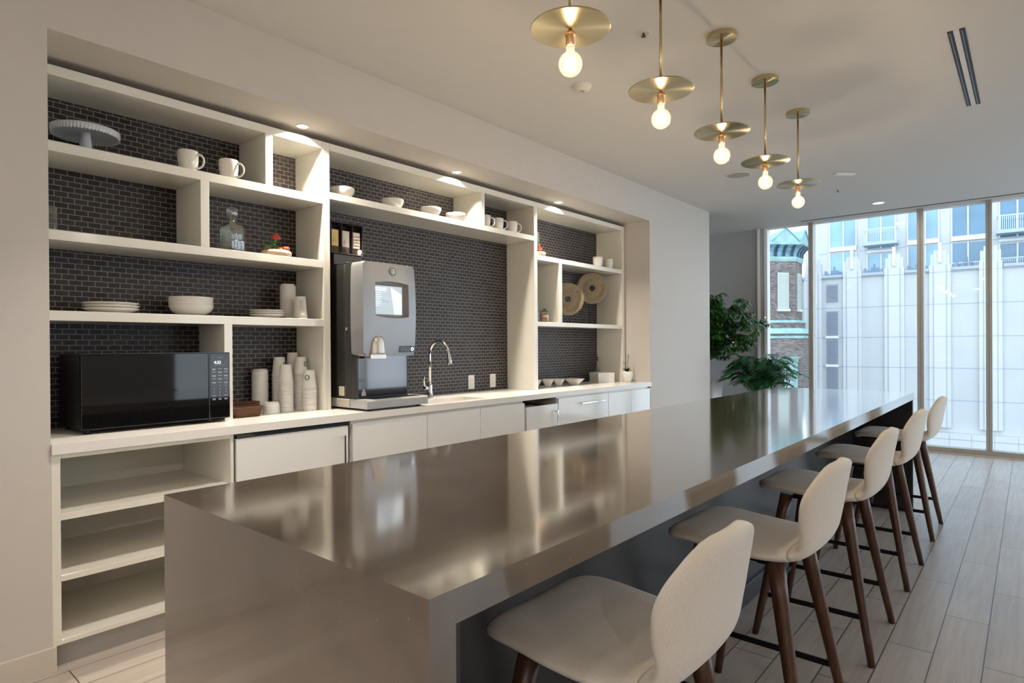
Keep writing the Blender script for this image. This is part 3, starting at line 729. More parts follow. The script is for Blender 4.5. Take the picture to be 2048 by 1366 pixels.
# ---------------- paper cups and lids
CUPH = .104
cupm = MB(); cupm.lathe([(.0405, .0), (.0430, .0012), (.0430, .0042), (.0408, .0052), (.0310, CUPH - .003), (.0306, CUPH), (.0296, CUPH), (.0296, CUPH - .004), (.0003, CUPH - .005)], seg=28)
cup0 = cupm.build('paper_cup', PAPER, None)
LOGOG = mat('logo_green', (0.012, 0.10, 0.06), .5); LOGOW = mat('logo_white', (0.80, 0.80, 0.78), .5)
def badge(name, parent, z, ang, R0, R1, z1, rad):
    """round printed badge wrapped on the cone of an upturned cup: green ring and mirrored green strands on white"""
    m = MB(); 
    def put(px, pz, lift):
        zz = z + pz; rr = R0 + (R1 - R0) * (zz / z1) + lift; a = ang + px / rr; return (rr * math.cos(a), rr * math.sin(a), zz)
    def poly(pts, lift, mi):
        m.add([put(x, y, lift) for x, y in pts], [tuple(range(len(pts)))], False, mi)
    N = 28
    for k in range(N):
        a, b_ = 6.2832 * k / N, 6.2832 * (k + 1) / N
        for r0, r1, mi, lf in ((0, rad * .72, 1, .0005), (rad * .72, rad, 0, .0006)):
            if r0 == 0: m.add([put(0, 0, lf), put(r1 * math.cos(a), r1 * math.sin(a), lf), put(r1 * math.cos(b_), r1 * math.sin(b_), lf)], [(0, 1, 2)], False, mi)
            else: m.add([put(r0 * math.cos(a), r0 * math.sin(a), lf), put(r1 * math.cos(a), r1 * math.sin(a), lf), put(r1 * math.cos(b_), r1 * math.sin(b_), lf), put(r0 * math.cos(b_), r0 * math.sin(b_), lf)], [(0, 1, 2, 3)], False, mi)
    for s_ in (-1, 1):
        for q in (.30, .50):
            for k in range(5):
                t0, t1 = -.55 + k * .22, -.55 + (k + 1) * .22
                poly([(s_ * rad * (q + .05 * math.sin(5 * t0)), rad * t0), (s_ * rad * (q + .10 + .05 * math.sin(5 * t0)), rad * t0), (s_ * rad * (q + .10 + .05 * math.sin(5 * t1)), rad * t1), (s_ * rad * (q + .05 * math.sin(5 * t1)), rad * t1)], .0008, 0)
    return m.build(name, [LOGOG, LOGOW], parent)
def cup_stack(x, y, z, n, desc, ang, first=None, dz=.0088, logo=True):
    for k in range(n):
        if k == 0 and first is not None: o = first
        else: o = cup0.copy(); COL.objects.link(o)
        o.location = (x + random.uniform(-.0006, .0006), y + random.uniform(-.0006, .0006), z + dz * k)
        if k == n - 1:
            tag(o, 'upturned white paper cup on top of the ' + desc, 'paper cup', 'white paper cups in stacks')
            if logo: badge('logo', o, .060, ang, .0408, .0310, CUPH, .0165)
        else: tag(o, 'white paper cup nested inside the ' + desc, 'paper cup', 'cups of the ' + desc)
        if logo and k == n - 1: pass
A_CAM = lambda x, y: math.atan2(-y, -x)
cup_stack(1.890, 3.395, CTZ + .0005, 21, 'front stack beside the low lid pile', A_CAM(1.89, 3.4) - 1.9, cup0)
cup_stack(2.006, 3.330, CTZ + .0005, 17, 'lowest stack in front of the shelf post', A_CAM(2.02, 3.34) - .38)
cup_stack(1.905, 3.500, CTZ + .0005, 26, 'back left stack by the tall lid tower', A_CAM(1.9, 3.5) + 1.15)
cup_stack(2.005, 3.425, CTZ + .0005, 26, 'tall stack behind the lowest one', A_CAM(2.0, 3.42) + .95)
cup_stack(2.010, 3.530, CTZ + .0005, 29, 'rearmost tallest stack in the corner', 2.0)
# cups with raised print on the shelf
for k in range(3):
    o = cup0.copy(); COL.objects.link(o); o.location = (1.950, 3.332, S3 + .0005 + .0085 * k); o.scale = (1, 1, 1.12)
    tag(o, 'upturned cup with vertical lettering on the lower shelf' if k == 2 else 'cup nested under the lettered upturned cup on the shelf', 'paper cup', None if k == 2 else 'nested cups under the lettered one')
    if k == 2:
        PRINT = mat('grey_print', (0.42, 0.40, 0.37), .6)
        for nm, s_, sz, dx, zz in (('lettering', 'COFFEE', .0165, 0.0, .057),):
            a = A_CAM(1.95, 3.33) + .12; rr = .0366
            t = text_mesh(nm, s_, sz, PRINT, o, (rr * math.cos(a), rr * math.sin(a), zz), (0, 0, 0))
            # stand the text on the cone, reading upwards
            er = Vector((math.cos(a), math.sin(a), .095)).normalized(); et = Vector((-math.sin(a), math.cos(a), 0)); eu = er.cross(et)
            X, Y = eu, -et
            t.matrix_local = Matrix(((X.x, Y.x, er.x, rr * math.cos(a)), (X.y, Y.y, er.y, rr * math.sin(a)), (X.z, Y.z, er.z, zz), (0, 0, 0, 1)))
        m = MB(); a2 = a + .33; p0 = (.0395 * math.cos(a2), .0395 * math.sin(a2), .022); p1 = (.0330 * math.cos(a2), .0330 * math.sin(a2), .092)
        m.bar(p0, p1, .0012, .0012); m.build('printed_line', PRINT, o)
lidm = MB(); lidm.lathe([(.0458, 0), (.0463, .0008), (.0463, .0060), (.0452, .0068), (.0415, .0075), (.0400, .0155), (.0385, .0170), (.0360, .0165), (.0350, .0120), (.0003, .0115)], seg=28)
lid0 = lidm.build('cup_lid', PLASTW, None)
def lid_stack(x, y, z, n, desc, first=None, dz=.0068):
    for k in range(n):
        o = first if (k == 0 and first is not None) else lid0.copy()
        if o is not first: COL.objects.link(o)
        o.location = (x + random.uniform(-.0005, .0005), y + random.uniform(-.0005, .0005), z + dz * k)
        tag(o, ('topmost white plastic lid of the ' if k == n - 1 else 'white plastic cup lid stacked within the ') + desc, 'cup lid', None if k == n - 1 else 'lids of the ' + desc)
        if k == n - 1 and 'group' in o: del o['group']
lid_stack(1.780, 3.365, CTZ + .0005, 8, 'low pile on the worktop', lid0)
lid_stack(1.795, 3.525, CTZ + .0005, 36, 'tall tower on the worktop')
lid_stack(1.935, 3.445, S3 + .0005, 30, 'tall tower on the lower shelf')
# ---------------- woven baskets
def weave_mat(name, c1, c2, sx, sz):
    m, nt, b = node_mat(name); t = nt.nodes.new('ShaderNodeTexCoord'); mp = nt.nodes.new('ShaderNodeMapping'); mp.inputs['Scale'].default_value = sx; mp.inputs['Rotation'].default_value = sz
    w = nt.nodes.new('ShaderNodeTexWave'); w.inputs['Scale'].default_value = 1.0; w.inputs['Distortion'].default_value = 2.5; w.inputs['Detail'].default_value = 2; w.inputs['Detail Scale'].default_value = 3
    r_ = nt.nodes.new('ShaderNodeValToRGB'); r_.color_ramp.elements[0].color = (*c1, 1); r_.color_ramp.elements[1].color = (*c2, 1); r_.color_ramp.elements[0].position = .25; r_.color_ramp.elements[1].position = .75
    nt.links.new(t.outputs['Object'], mp.inputs[0]); nt.links.new(mp.outputs[0], w.inputs['Vector']); nt.links.new(w.outputs['Fac'], r_.inputs[0]); nt.links.new(r_.outputs[0], b.inputs['Base Color'])
    bp = nt.nodes.new('ShaderNodeBump'); bp.inputs['Distance'].default_value = .003; nt.links.new(w.outputs['Fac'], bp.inputs['Height']); nt.links.new(bp.outputs[0], b.inputs['Normal'])
    b.inputs['Roughness'].default_value = .7; return m
WICK = weave_mat('dark_wicker', (0.05, 0.018, 0.008), (0.24, 0.11, 0.055), (60, 60, 90), (.0, .6, 0))
def basket(label, loc, rz, L, W, Hh, lift=0.0):
    r = thing('wicker_basket', label, 'basket', loc, rz, 'dark wicker baskets beside the microwave')
    m = MB(); secs = []
    for k, (f, z) in enumerate(((.80, 0), (.90, Hh * .3), (.98, Hh * .75), (1, Hh), (.96, Hh + .003), (.92, Hh * .9), (.84, Hh * .35), (.76, .005))):
        pts = []
        for j in range(40):
            a = 2 * math.pi * j / 40; c_, s_ = math.cos(a), math.sin(a); e = .55
            x = L / 2 * f * (abs(c_) ** e) * (1 if c_ > 0 else -1); y = W / 2 * f * (abs(s_) ** e) * (1 if s_ > 0 else -1)
            pts.append((x, y, z + (lift * (x / L) ** 2 * 4 if 1 < k < 6 else 0)))
        secs.append(pts)
    loft(m, secs); m.build('woven_body', WICK, r)
    m = MB(); n_ = 40; pts = []
    for j in range(n_ + 1):
        a = 2 * math.pi * j / n_; c_, s_ = math.cos(a), math.sin(a); x = L / 2 * (abs(c_) ** .55) * (1 if c_ > 0 else -1); y = W / 2 * (abs(s_) ** .55) * (1 if s_ > 0 else -1)
        pts.append((x, y, Hh + lift * (x / L) ** 2 * 4))
    m.tube(pts, .0042, 8, caps=False); m.build('rim', WICK, r); return r
basket('dark brown wicker basket lying in front beside the microwave', (1.607, 3.312, CTZ + .0005), .02, .172, .080, .054)
basket('dark brown wicker basket standing behind, against the tiles', (1.622, 3.412, CTZ + .0005), -.02, .206, .090, .070)
# ---------------- microwave
MX0, MX1, MY0, MY1, MZ0, MZ1 = .806, 1.462, 3.190, 3.545, .926, 1.268
r = thing('microwave_oven', 'black microwave oven with glass door on the worktop', 'microwave', (1.134, 3.37, CTZ)); off = (1.134, 3.37, CTZ)
part('casing', BLACKP, r, off, (MX0 + .002, MX1 - .002, MY0 + .022, MY1, MZ0, MZ1), bevel=.004)
part('door', BLACKG, r, off, (MX0, 1.3545, MY0, MY0 + .021, MZ0 + .002, MZ1 - .001), bevel=.003)
pn = part('control_panel', BLACKG, r, off, (1.3575, MX1, MY0, MY0 + .021, MZ0 + .002, MZ1 - .001), bevel=.003)
part('top_trim', mat('dark_trim', (.10, .10, .105), .25, .8), r, off, (MX0, MX1, MY0 - .0008, MY0 + .022, MZ1 - .0009, MZ1 + .0015), bevel=0)
part('door_edge', MATS['dark_trim'], r, off, (1.3546, 1.3574, MY0 - .0008, MY0 + .012, MZ0 + .002, MZ1 - .001), bevel=0)
part('door_button', BLACKG, r, off, (1.364, MX1 - .004, MY0 - .0015, MY0, MZ0 + .006, MZ0 + .050), bevel=.0006)
for x, y in ((MX0 + .03, MY0 + .04), (MX1 - .09, MY0 + .04), (MX0 + .03, MY1 - .04), (MX1 - .09, MY1 - .04)):
    m = MB(off); m.cyl((x, y, CTZ + .0003), (x, y, MZ0 + .001), .011, .014); m.build('foot', BLACKP, r)
LED = emit_mat('led_white', (.75, .85, 1.0), 2.2)
KEYT = mat('key_print', (.55, .56, .60), .5)
cx = 1.410 - 1.134; yy = MY0 - 3.37 - .0006
text_mesh('clock_digits', '4:32', .021, LED, pn, (cx - .012, yy, MZ1 - .051 - CTZ), (math.pi / 2, 0, 0), .0002)
kb = MB()
def dash(x, z, w, h=.0022): kb.box(cx + x - w / 2, cx + x + w / 2, yy - .0002, yy + .0004, z - h / 2, z + h / 2)
z0 = MZ1 - CTZ
dash(0, z0 - .026, .020, .0016); dash(.0, z0 - .064, .052, .0008); dash(.026, z0 - .052, .0008, .022)
for i, zz in enumerate((.084, .0995, .118, .134, .153)):
    for x in (-.030, 0, .030):
        dash(x, z0 - zz, .019); 
        if (i + int(x * 100)) % 2: dash(x, z0 - zz - .0042, .014)
for zz, xs in ((.221, (-.030, .030)), (.237, (-.030, 0, .030))):
    for x in xs: dash(x, z0 - zz, .017)
for x in (-.030, 0, .030): dash(x, z0 - .2415, .015)
kb.build('key_legends', KEYT, pn)
for i, d_ in enumerate('1234567890'):
    col_, row_ = (i % 3, i // 3) if d_ != '0' else (1, 3)
    text_mesh('key_number', d_, .0115, KEYT, pn, (cx - .030 + .030 * col_, yy, z0 - .171 - .0166 * row_), (math.pi / 2, 0, 0), .0002)
# ---------------- coffee machine
r = thing('coffee_machine', 'large grey and black coffee machine with touch screen on the worktop', 'coffee machine', (2.38, 3.25, CTZ)); off = (2.38, 3.25, CTZ)
GREYP = mat('silver_grey_plastic', (.29, .30, .31), .3, .35, var=.02)
GREYL = mat('warm_grey_plastic', (.50, .46, .40), .38, .1, var=.02)
CX0, CX1 = 2.168, 2.572
part('body', mat('black_side_panel', (.022, .022, .020), .38), r, off, (CX0 + .002, CX1 - .004, 3.135, 3.520, .977, 1.800), (CX0 + .004, CX1 - .010, 3.170, 3.520, 1.80, 1.812), bevel=.003)
m = MB(off); m.box(CX0, CX0 + .0022, 3.190, 3.193, .98, 1.80); m.sphere((CX0, 3.178, 1.402), .009, 14, 10); m.build('side_lock', CHROME, r)
part('sticker', mat('cream_sticker', (.58, .54, .42), .6), r, off, (CX0 - .0006, CX0 + .0016, 3.205, 3.262, .992, 1.050), bevel=0)
part('splash_panel', mat('blue_black_gloss', (.006, .009, .018), .08, spec=1.0, coat=1.0), r, off, (CX0 + .018, CX1 - .012, 3.085, 3.095, .980, 1.236), bevel=.001)
part('side_cheek', MATS['black_side_panel'], r, off, (CX0 + .002, CX0 + .018, 3.085, 3.135, .977, 1.236), (CX1 - .014, CX1 - .004, 3.085, 3.135, .977, 1.236), bevel=.001)
# housing with bowed front, cut around the screen recess
def front_y(x, z):
    t = (x - (CX0 + CX1) / 2) / ((CX1 - CX0) / 2); q = (z - 1.52) / .29
    return 3.006 - .016 * (1 - t * t) + .014 * q * q
HZ0, HZ1 = 1.236, 1.806
def half_w(z):  # slightly waisted outline
    q = (z - HZ0) / (HZ1 - HZ0); return (.202 - .006 * abs(2 * q - 1) ** 2.2 - (.012 * max(0, (q - .955) / .045) ** 2) - (.010 * max(0, (.03 - q) / .03) ** 2))
XC = (CX0 + CX1) / 2
def hgrid(x0f, x1f, z0, z1, nx, nz):
    vs = []; fs = []
    for i in range(nz + 1):
        t_ = i / nz; zc = (z0(XC) if callable(z0) else z0) * (1 - t_) + (z1(XC) if callable(z1) else z1) * t_; a = x0f(zc); b_ = x1f(zc)
        for j in range(nx + 1):
            x = a + (b_ - a) * j / nx; za = z0(x) if callable(z0) else z0; zb = z1(x) if callable(z1) else z1; z = za + (zb - za) * t_
            vs.append((x, front_y(x, z), z))
    for i in range(nz):
        for j in range(nx): k = i * (nx + 1) + j; fs.append((k, k + 1, k + nx + 2, k + nx + 1))
    return vs, fs
RX0, RX1, RZ0, RZ1 = 2.250, 2.508, 1.480, 1.682
m = MB(off)
L = lambda z: XC - half_w(z); R_ = lambda z: XC + half_w(z)
def bow(x):
    t = (x - (RX0 + RX1) / 2) / ((RX1 - RX0) / 2); return max(0.0, 1 - t * t) * .012
ZB = lambda x: RZ0 - bow(x)
ZT = lambda x: RZ1 + bow(x)
for a, b_, z0_, z1_, nx in ((L, lambda z: RX0, RZ0, RZ1, 6), (lambda z: RX1, R_, RZ0, RZ1, 6), (lambda z: RX0, lambda z: RX1, HZ0, ZB, 20), (lambda z: RX0, lambda z: RX1, ZT, HZ1, 20), (L, lambda z: RX0, HZ0, RZ0, 6), (lambda z: RX1, R_, HZ0, RZ0, 6), (L, lambda z: RX0, RZ1, HZ1, 6), (lambda z: RX1, R_, RZ1, HZ1, 6)):
    vs, fs = hgrid(a, b_, z0_, z1_, nx, 12); m.add(vs, fs, True)
# sides, top, bottom
n_ = 40; vs = []; fs = []
for sgn in (-1, 1):
    vs = []; fs = []
    for i in range(n_ + 1):
        z = HZ0 + (HZ1 - HZ0) * i / n_; x = XC + sgn * half_w(z); vs += [(x, front_y(x, z), z), (x, 3.135, z)]
    for i in range(n_): fs.append((2 * i, 2 * i + 1, 2 * i + 3, 2 * i + 2))
    m.add(vs, fs, True)
for z in (HZ0, HZ1):
    vs = []; fs = []
    for j in range(25):
        x = XC - half_w(z) + 2 * half_w(z) * j / 24; vs += [(x, front_y(x, z), z), (x, 3.135, z)]
    for j in range(24): fs.append((2 * j, 2 * j + 1, 2 * j + 3, 2 * j + 2))
    m.add(vs, fs, False)
m.box(XC - .18, XC + .18, 3.120, 3.134, HZ0 + .01, HZ1 - .01)
m.build('front_housing', GREYP, r)
# recess frame
m = MB(off); YD = 3.030; ix0, ix1, iz0, iz1 = RX0 + .010, RX1 - .028, RZ0 + .012, RZ1 - .014
for (p, q, P, Q) in (((RX0, RZ0), (RX1, RZ0), (ix0, iz0), (ix1, iz0)), ((RX1, RZ0), (RX1, RZ1), (ix1, iz0), (ix1, iz1)), ((RX1, RZ1), (RX0, RZ1), (ix1, iz1), (ix0, iz1)), ((RX0, RZ1), (RX0, RZ0), (ix0, iz1), (ix0, iz0))):
    k = 20; vs = []; fs = []
    for j in range(k + 1):
        t = j / k; x, z = p[0] + (q[0] - p[0]) * t, p[1] + (q[1] - p[1]) * t
        if p[1] == q[1]: z += bow(x) * (1 if z > 1.55 else -1)
        X_, Z_ = P[0] + (Q[0] - P[0]) * t, P[1] + (Q[1] - P[1]) * t
        vs += [(x, front_y(x, z), z), (X_, YD, Z_)]
    for j in range(k): fs.append((2 * j, 2 * j + 2, 2 * j + 3, 2 * j + 1))
    m.add(vs, fs, False)
m.build('screen_bezel', mat('bezel_grey', (.20, .19, .175), .45, .1), r)
sc_ = part('screen', emit_mat('screen_glow', (.56, .66, .76), .45), r, off, (ix0, ix1, YD, YD + .004, iz0, iz1), bevel=0)
m = MB(off); m.box(ix1, ix1 + .004, YD - .0012, YD, iz1 - .046, iz1); m.build('screen_edge', BLACKG, sc_)
sx = lambda f: ix0 + f * (ix1 - ix0); sz = lambda f: iz0 + f * (iz1 - iz0)
m = MB(off)   # on-screen picture of a cup
m.add([(sx(.58), YD - .0006, sz(.98)), (sx(.98), YD - .0006, sz(.72)), (sx(.99), YD - .0006, sz(.01)), (sx(.72), YD - .0006, sz(.01))], [(0, 1, 2, 3)])
m.build('screen_picture', emit_mat('screen_white', (.78, .87, .94), .62), sc_)
m = MB(off)
for k in range(9): m.box(sx(.04), sx(.04 + (.40 if k < 2 else random.uniform(.14, .24))), YD - .0008, YD - .0004, sz(.90 - k * .075), sz(.90 - k * .075) + (.006 if k < 2 else .0025))
m.build('screen_text_lines', emit_mat('screen_line', (.86, .94, 1.0), 1.0), sc_)
m = MB(off); cc = (sx(.80), sz(.30))
for k in range(24):
    a, b_ = 6.283 * k / 24, 6.283 * (k + 1) / 24
    m.add([(cc[0] + q * math.cos(w_), YD - .0010, cc[1] + q * math.sin(w_)) for q, w_ in ((.020, a), (.022, a), (.022, b_), (.020, b_))], [(0, 1, 2, 3)])
for k in range(6): m.box(sx(.28 + k * .04), sx(.33 + k * .04), YD - .0010, YD - .0006, sz(.47 - .012 * k), sz(.50 - .010 * k))
m.build('screen_emblem', emit_mat('screen_grey', (.45, .56, .60), .38), sc_)
# spout cover
m = MB(off); secs = []
for k in range(9):
    t = k / 8; z = 1.246 + (1.356 - 1.246) * t; hw = .054 * (1 - .22 * t) * (1 - max(0, t - .72) ** 2 * 6.5); dp = .040 * (1 - .55 * t)
    pts = []
    for j in range(17):
        a = math.pi * j / 16; pts.append((2.272 + hw * math.cos(a), front_y(2.272, z) + .010 - (dp + .010) * math.sin(a) ** .7, z))
    secs.append(pts)
loft(m, secs, True); m.box(2.215, 2.329, 3.0, 3.06, 1.222, 1.2455); m.build('spout_cover', mat('spout_silver', (.60, .57, .52), .22, .5), r)
# badge
def round_badge(parent, c, rad, off, y):
    m = MB(off)
    def dsc(r0, r1, dy, mi, N=36):
        for k in range(N):
            a, b_ = 6.2832 * k / N, 6.2832 * (k + 1) / N
            m.add([(c[0] + q * math.cos(w_), y - dy, c[1] + q * math.sin(w_)) for q, w_ in ((r0, a), (r1, a), (r1, b_), (r0, b_))], [(0, 1, 2, 3)], False, mi)
    dsc(rad * .92, rad, .0016, 1); dsc(rad * .66, rad * .92, .0017, 0); dsc(.0002, rad * .66, .0016, 1)
    for s_ in (-1, 1):
        for q in (.14, .32, .48):
            for k in range(6):
                t0, t1 = -.5 + k * .17, -.5 + (k + 1) * .17; g = lambda t: q + .05 * math.sin(6 * t + q * 9)
                if math.hypot(g(t0) + .07, t0) > .64: continue
                m.add([(c[0] + s_ * rad * (g(t) + e), y - .0019, c[1] + rad * t) for t, e in ((t0, 0), (t0, .07), (t1, .07), (t1, 0))], [(0, 1, 2, 3)], False, 0)
    for k in range(14):
        a = 6.2832 * k / 14 + .1; q = rad * .79
        m.add([(c[0] + q * math.cos(a) + dx * rad, y - .0020, c[1] + q * math.sin(a) + dz * rad) for dx, dz in ((-.05, -.04), (.05, -.04), (.05, .04), (-.05, .04))], [(0, 1, 2, 3)], False, 1)
    return m.build('round_emblem', [mat('emblem_dark_green', (.010, .030, .024), .3), LOGOW], parent)
round_badge(r, (2.384, 1.757), .0285, off, front_y(2.384, 1.757) - .004)
part('button_plate', mat('navy_plate', (.012, .016, .035), .25), r, off, (2.428, 2.552, 2.9995, 3.012, 1.257, 1.297), bevel=.001)
BT = mat('button_print', (.45, .47, .50), .4); yb = 2.9990
m = MB(off)
def tri(cx_, cz, s_, flip):
    P = [(-.011 * flip, 0), (.008 * flip, .012), (.008 * flip, -.012)]
    for i in range(3):
        a, b_ = P[i], P[(i + 1) % 3]; m.bar((cx_ + a[0], yb, cz + a[1]), (cx_ + b_[0], yb, cz + b_[1]), .0006, .002)
tri(2.457, 1.277, 1, 1); tri(2.506, 1.277, 1, -1)
for k in range(18):
    a, b_ = 6.283 * k / 18, 6.283 * (k + 1) / 18; m.bar((2.482 + .0105 * math.cos(a), yb, 1.277 + .0105 * math.sin(a)), (2.482 + .0105 * math.cos(b_), yb, 1.277 + .0105 * math.sin(b_)), .0006, .0018)
m.bar((2.475, yb, 1.270), (2.489, yb, 1.284), .0006, .0018)
m.build('button_symbols', BT, r)
m = MB(off)
for k in range(20):
    a, b_ = 6.283 * k / 20, 6.283 * (k + 1) / 20; m.bar((2.535 + .0085 * math.cos(a), yb, 1.277 + .0095 * math.sin(a)), (2.535 + .0085 * math.cos(b_), yb, 1.277 + .0095 * math.sin(b_)), .0006, .0045)
m.build('lit_button_ring', LED, r)
# drip tray
m = MB(off); m.prism([(2.978, .922), (2.976, .968), (2.984, .977), (3.150, .977), (3.150, .922)], 'x', 2.172, 2.648); tr_ = m.build('drip_tray', mat('tray_grey', (.46, .46, .46), .35, .2), r, .003, 2)
m = MB(off)
for k in range(26): m.box(2.235 + k * .0145, 2.242 + k * .0145, 3.005, 3.080, .9772, .9785)
m.build('drip_grate', mat('grate_dark', (.03, .03, .03), .4, .5), tr_)
m = MB(off); m.box(2.165, 2.640, 3.152, 3.52, .921, .976); m.build('rear_plinth', GREYL, r, .008, 3)
for x in (2.215, 2.60):
    for y in (3.03, 3.46):
        m = MB(off); m.cyl((x, y, CTZ + .0003), (x, y, .924), .022, .02); m.build('foot', BLACKP, r)
part('under_tray', BLACKP, r, off, (2.235, 2.60, 3.02, 3.50, .9115, .921), bevel=0)
# warning triangle on the splash panel
m = MB(off); P = [(2.212, 1.014), (2.236, 1.014), (2.224, 1.036)]
for i in range(3):
    a, b_ = P[i], P[(i + 1) % 3]; m.bar((a[0], 3.0846, a[1]), (b_[0], 3.0846, b_[1]), .0005, .0028)
m.box(2.2228, 2.2252, 3.0844, 3.085, 1.017, 1.027)
for k in range(4): m.box(2.208, 2.240, 3.0844, 3.085, 1.009 - k * .0045, 1.011 - k * .0045)
m.build('warning_sign', LOGOW, r)
# tea holder on top
HB = (2.262, 3.40, 1.8125)
r = thing('tea_bag_holder', 'dark three-slot tea bag holder on top of the coffee machine', 'tea holder', HB)
part('base_box', BLACKP, r, HB, (2.175, 2.385, 3.318, 3.500, 1.8127, 1.880), bevel=.002)
TB = mat('dark_smoked_acrylic', (.030, .022, .022), .15)
part('back_box', TB, r, HB, (2.145, 2.380, 3.360, 3.500, 1.881, 2.078), bevel=.001)
part('divider', TB, r, HB, (2.145, 2.149, 3.300, 3.360, 1.881, 2.066), (2.2225, 2.2255, 3.300, 3.360, 1.881, 2.070), (2.3005, 2.3035, 3.300, 3.360, 1.881, 2.070), (2.376, 2.380, 3.300, 3.360, 1.881, 2.070), (2.145, 2.380, 3.300, 3.360, 1.881, 1.886), bevel=0)
part('lid', TB, r, HB, (2.143, 2.382, 3.296, 3.500, 2.071, 2.078), bevel=0)
m = MB(HB); m.box(2.150, 2.376, 3.300, 3.302, 1.886, 1.925); m.build('front_lip', glass_mat('acrylic', (.6, .55, .52), 1.0), r)
PK = [('packet of teas with yellow wrapper in the left slot of the holder', (.62, .46, .16), 2.154, 'tea_packet'), ('packet of teas with pale wrapper in the middle slot of the holder', (.58, .53, .46), 2.234, 'tea_packet'),
      ('silvery packet of teas in the right slot of the holder', (.42, .38, .36), 2.314, 'tea_packet')]
for i, (lab, c_, x, nm) in enumerate(PK):
    o = thing('tea_packet', lab, 'tea packet', (x + .028, 3.33, 1.887), 0, 'tea packets in the holder'); po = (x + .028, 3.33, 1.887)
    part('wrapper', mat('wrapper_%s' % ('yellow', 'pale', 'silver')[i], c_, .5 if i < 2 else .2, .0 if i < 2 else .6, var=.1, scale=60), o, po, (x, x + .052, 3.312, 3.350, 1.8875, 2.030), bevel=.001)
    m = MB(po)
    if i < 2:
        for k in range(5): m.box(x + .010 + k * .006, x + .015 + k * .005, 3.3112, 3.3119, 1.950 + (k % 3) * .012, 1.960 + (k % 3) * .010)
    else:
        for k in range(5): m.box(x + .004, x + .046, 3.3112, 3.3119, 1.92 + k * .02, 1.926 + k * .02)
    m.build('printed_leaf_mark', mat('wrapper_print', (.16, .12, .07), .6), o)
# ---------------- faucet
r = thing('faucet', 'chrome gooseneck kitchen faucet behind the sink', 'faucet', (3.035, 3.395, CTZ)); off = (3.035, 3.395, CTZ)
m = MB(off); m.lathe([(.0003, .0004), (.028, .0004), (.028, .006), (.022, .012), (.0195, .050), (.0185, .095), (.0145, .110), (.0003, .112)], (3.035, 3.395, CTZ), 28); m.build('base', CHROME, r)
m = MB(off); pts = [(3.035, 3.395, CTZ + .10), (3.035, 3.395, 1.20)]
for k in range(0, 17):
    a = math.radians(k * 165 / 16); pts.append((3.035 + .004 * (1 - math.cos(a)), 3.395 - .095 * (1 - math.cos(a)), 1.235 + .095 * math.sin(a)))
m.tube(pts, .0115, 16); m.build('gooseneck', CHROME, r)
e = pts[-1]; m = MB(off); m.tube([e, (e[0] + .001, e[1] - .010, e[2] - .035), (e[0] + .002, e[1] - .018, e[2] - .085), (e[0] + .002, e[1] - .020, e[2] - .098)], [.0125, .0145, .0175, .0165], 18); m.build('spray_head', CHROME, r)
m = MB(off); m.tube([(3.018, 3.395, .985), (2.985, 3.390, .990), (2.978, 3.388, .992)], [.016, .015, .013], 14); m.tube([(2.990, 3.388, .990), (2.968, 3.380, 1.012), (2.958, 3.372, 1.050), (2.960, 3.366, 1.075)], [.006, .006, .0052, .0048], 12); m.build('lever', CHROME, r)
# ---------------- switch and outlet
r = thing('light_switch', 'white rocker light switch on the tiled wall', 'switch', (3.662, BY, .990)); off = (3.662, BY, .990)
part('plate', PLASTW, r, off, (3.626, 3.698, BY - .0055, BY - .0004, .932, 1.049), bevel=.0015); part('rocker', CERAM, r, off, (3.646, 3.680, BY - .0095, BY - .0055, .957, 1.023), bevel=.001)
r = thing('power_outlet', 'white power outlet on the tiled wall near the shelf post', 'outlet', (3.930, BY, .990)); off = (3.930, BY, .990)
pp = part('plate', PLASTW, r, off, (3.894, 3.966, BY - .0055, BY - .0004, .932, 1.049), bevel=.0015)
m = MB(off)
for zz in (.965, 1.010): m.box(3.920, 3.9225, BY - .0062, BY - .0054, zz, zz + .012); m.box(3.936, 3.9385, BY - .0062, BY - .0054, zz, zz + .012); m.box(3.928, 3.931, BY - .0062, BY - .0054, zz - .010, zz - .006)
m.build('socket_holes', MATS['slot_grey'], pp)
# ---------------- right unit objects
r = thing('bromeliad_pot', 'round speckled pot with red spiky plant under a dark leaf', 'potted plant', (4.300, 3.335, RS1))
m = MB(); m.lathe([(.0003, 0), (.034, 0), (.050, .012), (.053, .028), (.048, .044), (.043, .046), (.041, .040), (.0003, .038)], seg=36); m.build('pot', STONEW, r)
m = MB()
for k in range(34):
    a = k * 2.4; t = .25 + .75 * random.random(); m_ = Vector((0, 0, .044)); leaf(m, m_, m_ + Vector((math.cos(a) * .045 * t, math.sin(a) * .045 * t, .030 + .075 * (1.1 - t))), .0028, bend=.006)
m.build('spiky_leaves', mat('red_leaves', (.42, .09, .05), .5, var=.4), r)
m = MB(); pts = [(-.006, .012, .05), (-.022, .014, .10), (-.024, .015, .17), (-.016, .016, .225), (-.004, .017, .232), (.006, .017, .215), (.010, .016, .15), (.004, .013, .08)]
m.add([(x, y - .0015, z) for x, y, z in pts] + [(x, y + .0015, z) for x, y, z in pts], [tuple(range(8)), tuple(reversed(range(8, 16)))] + [(k, (k + 1) % 8, 8 + (k + 1) % 8, 8 + k) for k in range(8)])
m.build('tall_leaf', mat('dark_leaf', (.015, .022, .018), .5), r)
r = thing('storage_jar', 'small glass jar of brown nuts with dark lid', 'jar', (4.362, 3.335, RS2))
m = MB(); m.lathe([(.0003, .001), (.036, .001), (.040, .006), (.040, .086), (.034, .094), (.034, .098), (.031, .098), (.031, .092), (.037, .084), (.037, .008), (.0003, .006)], seg=32); m.build('glass_body', GLASS, r)
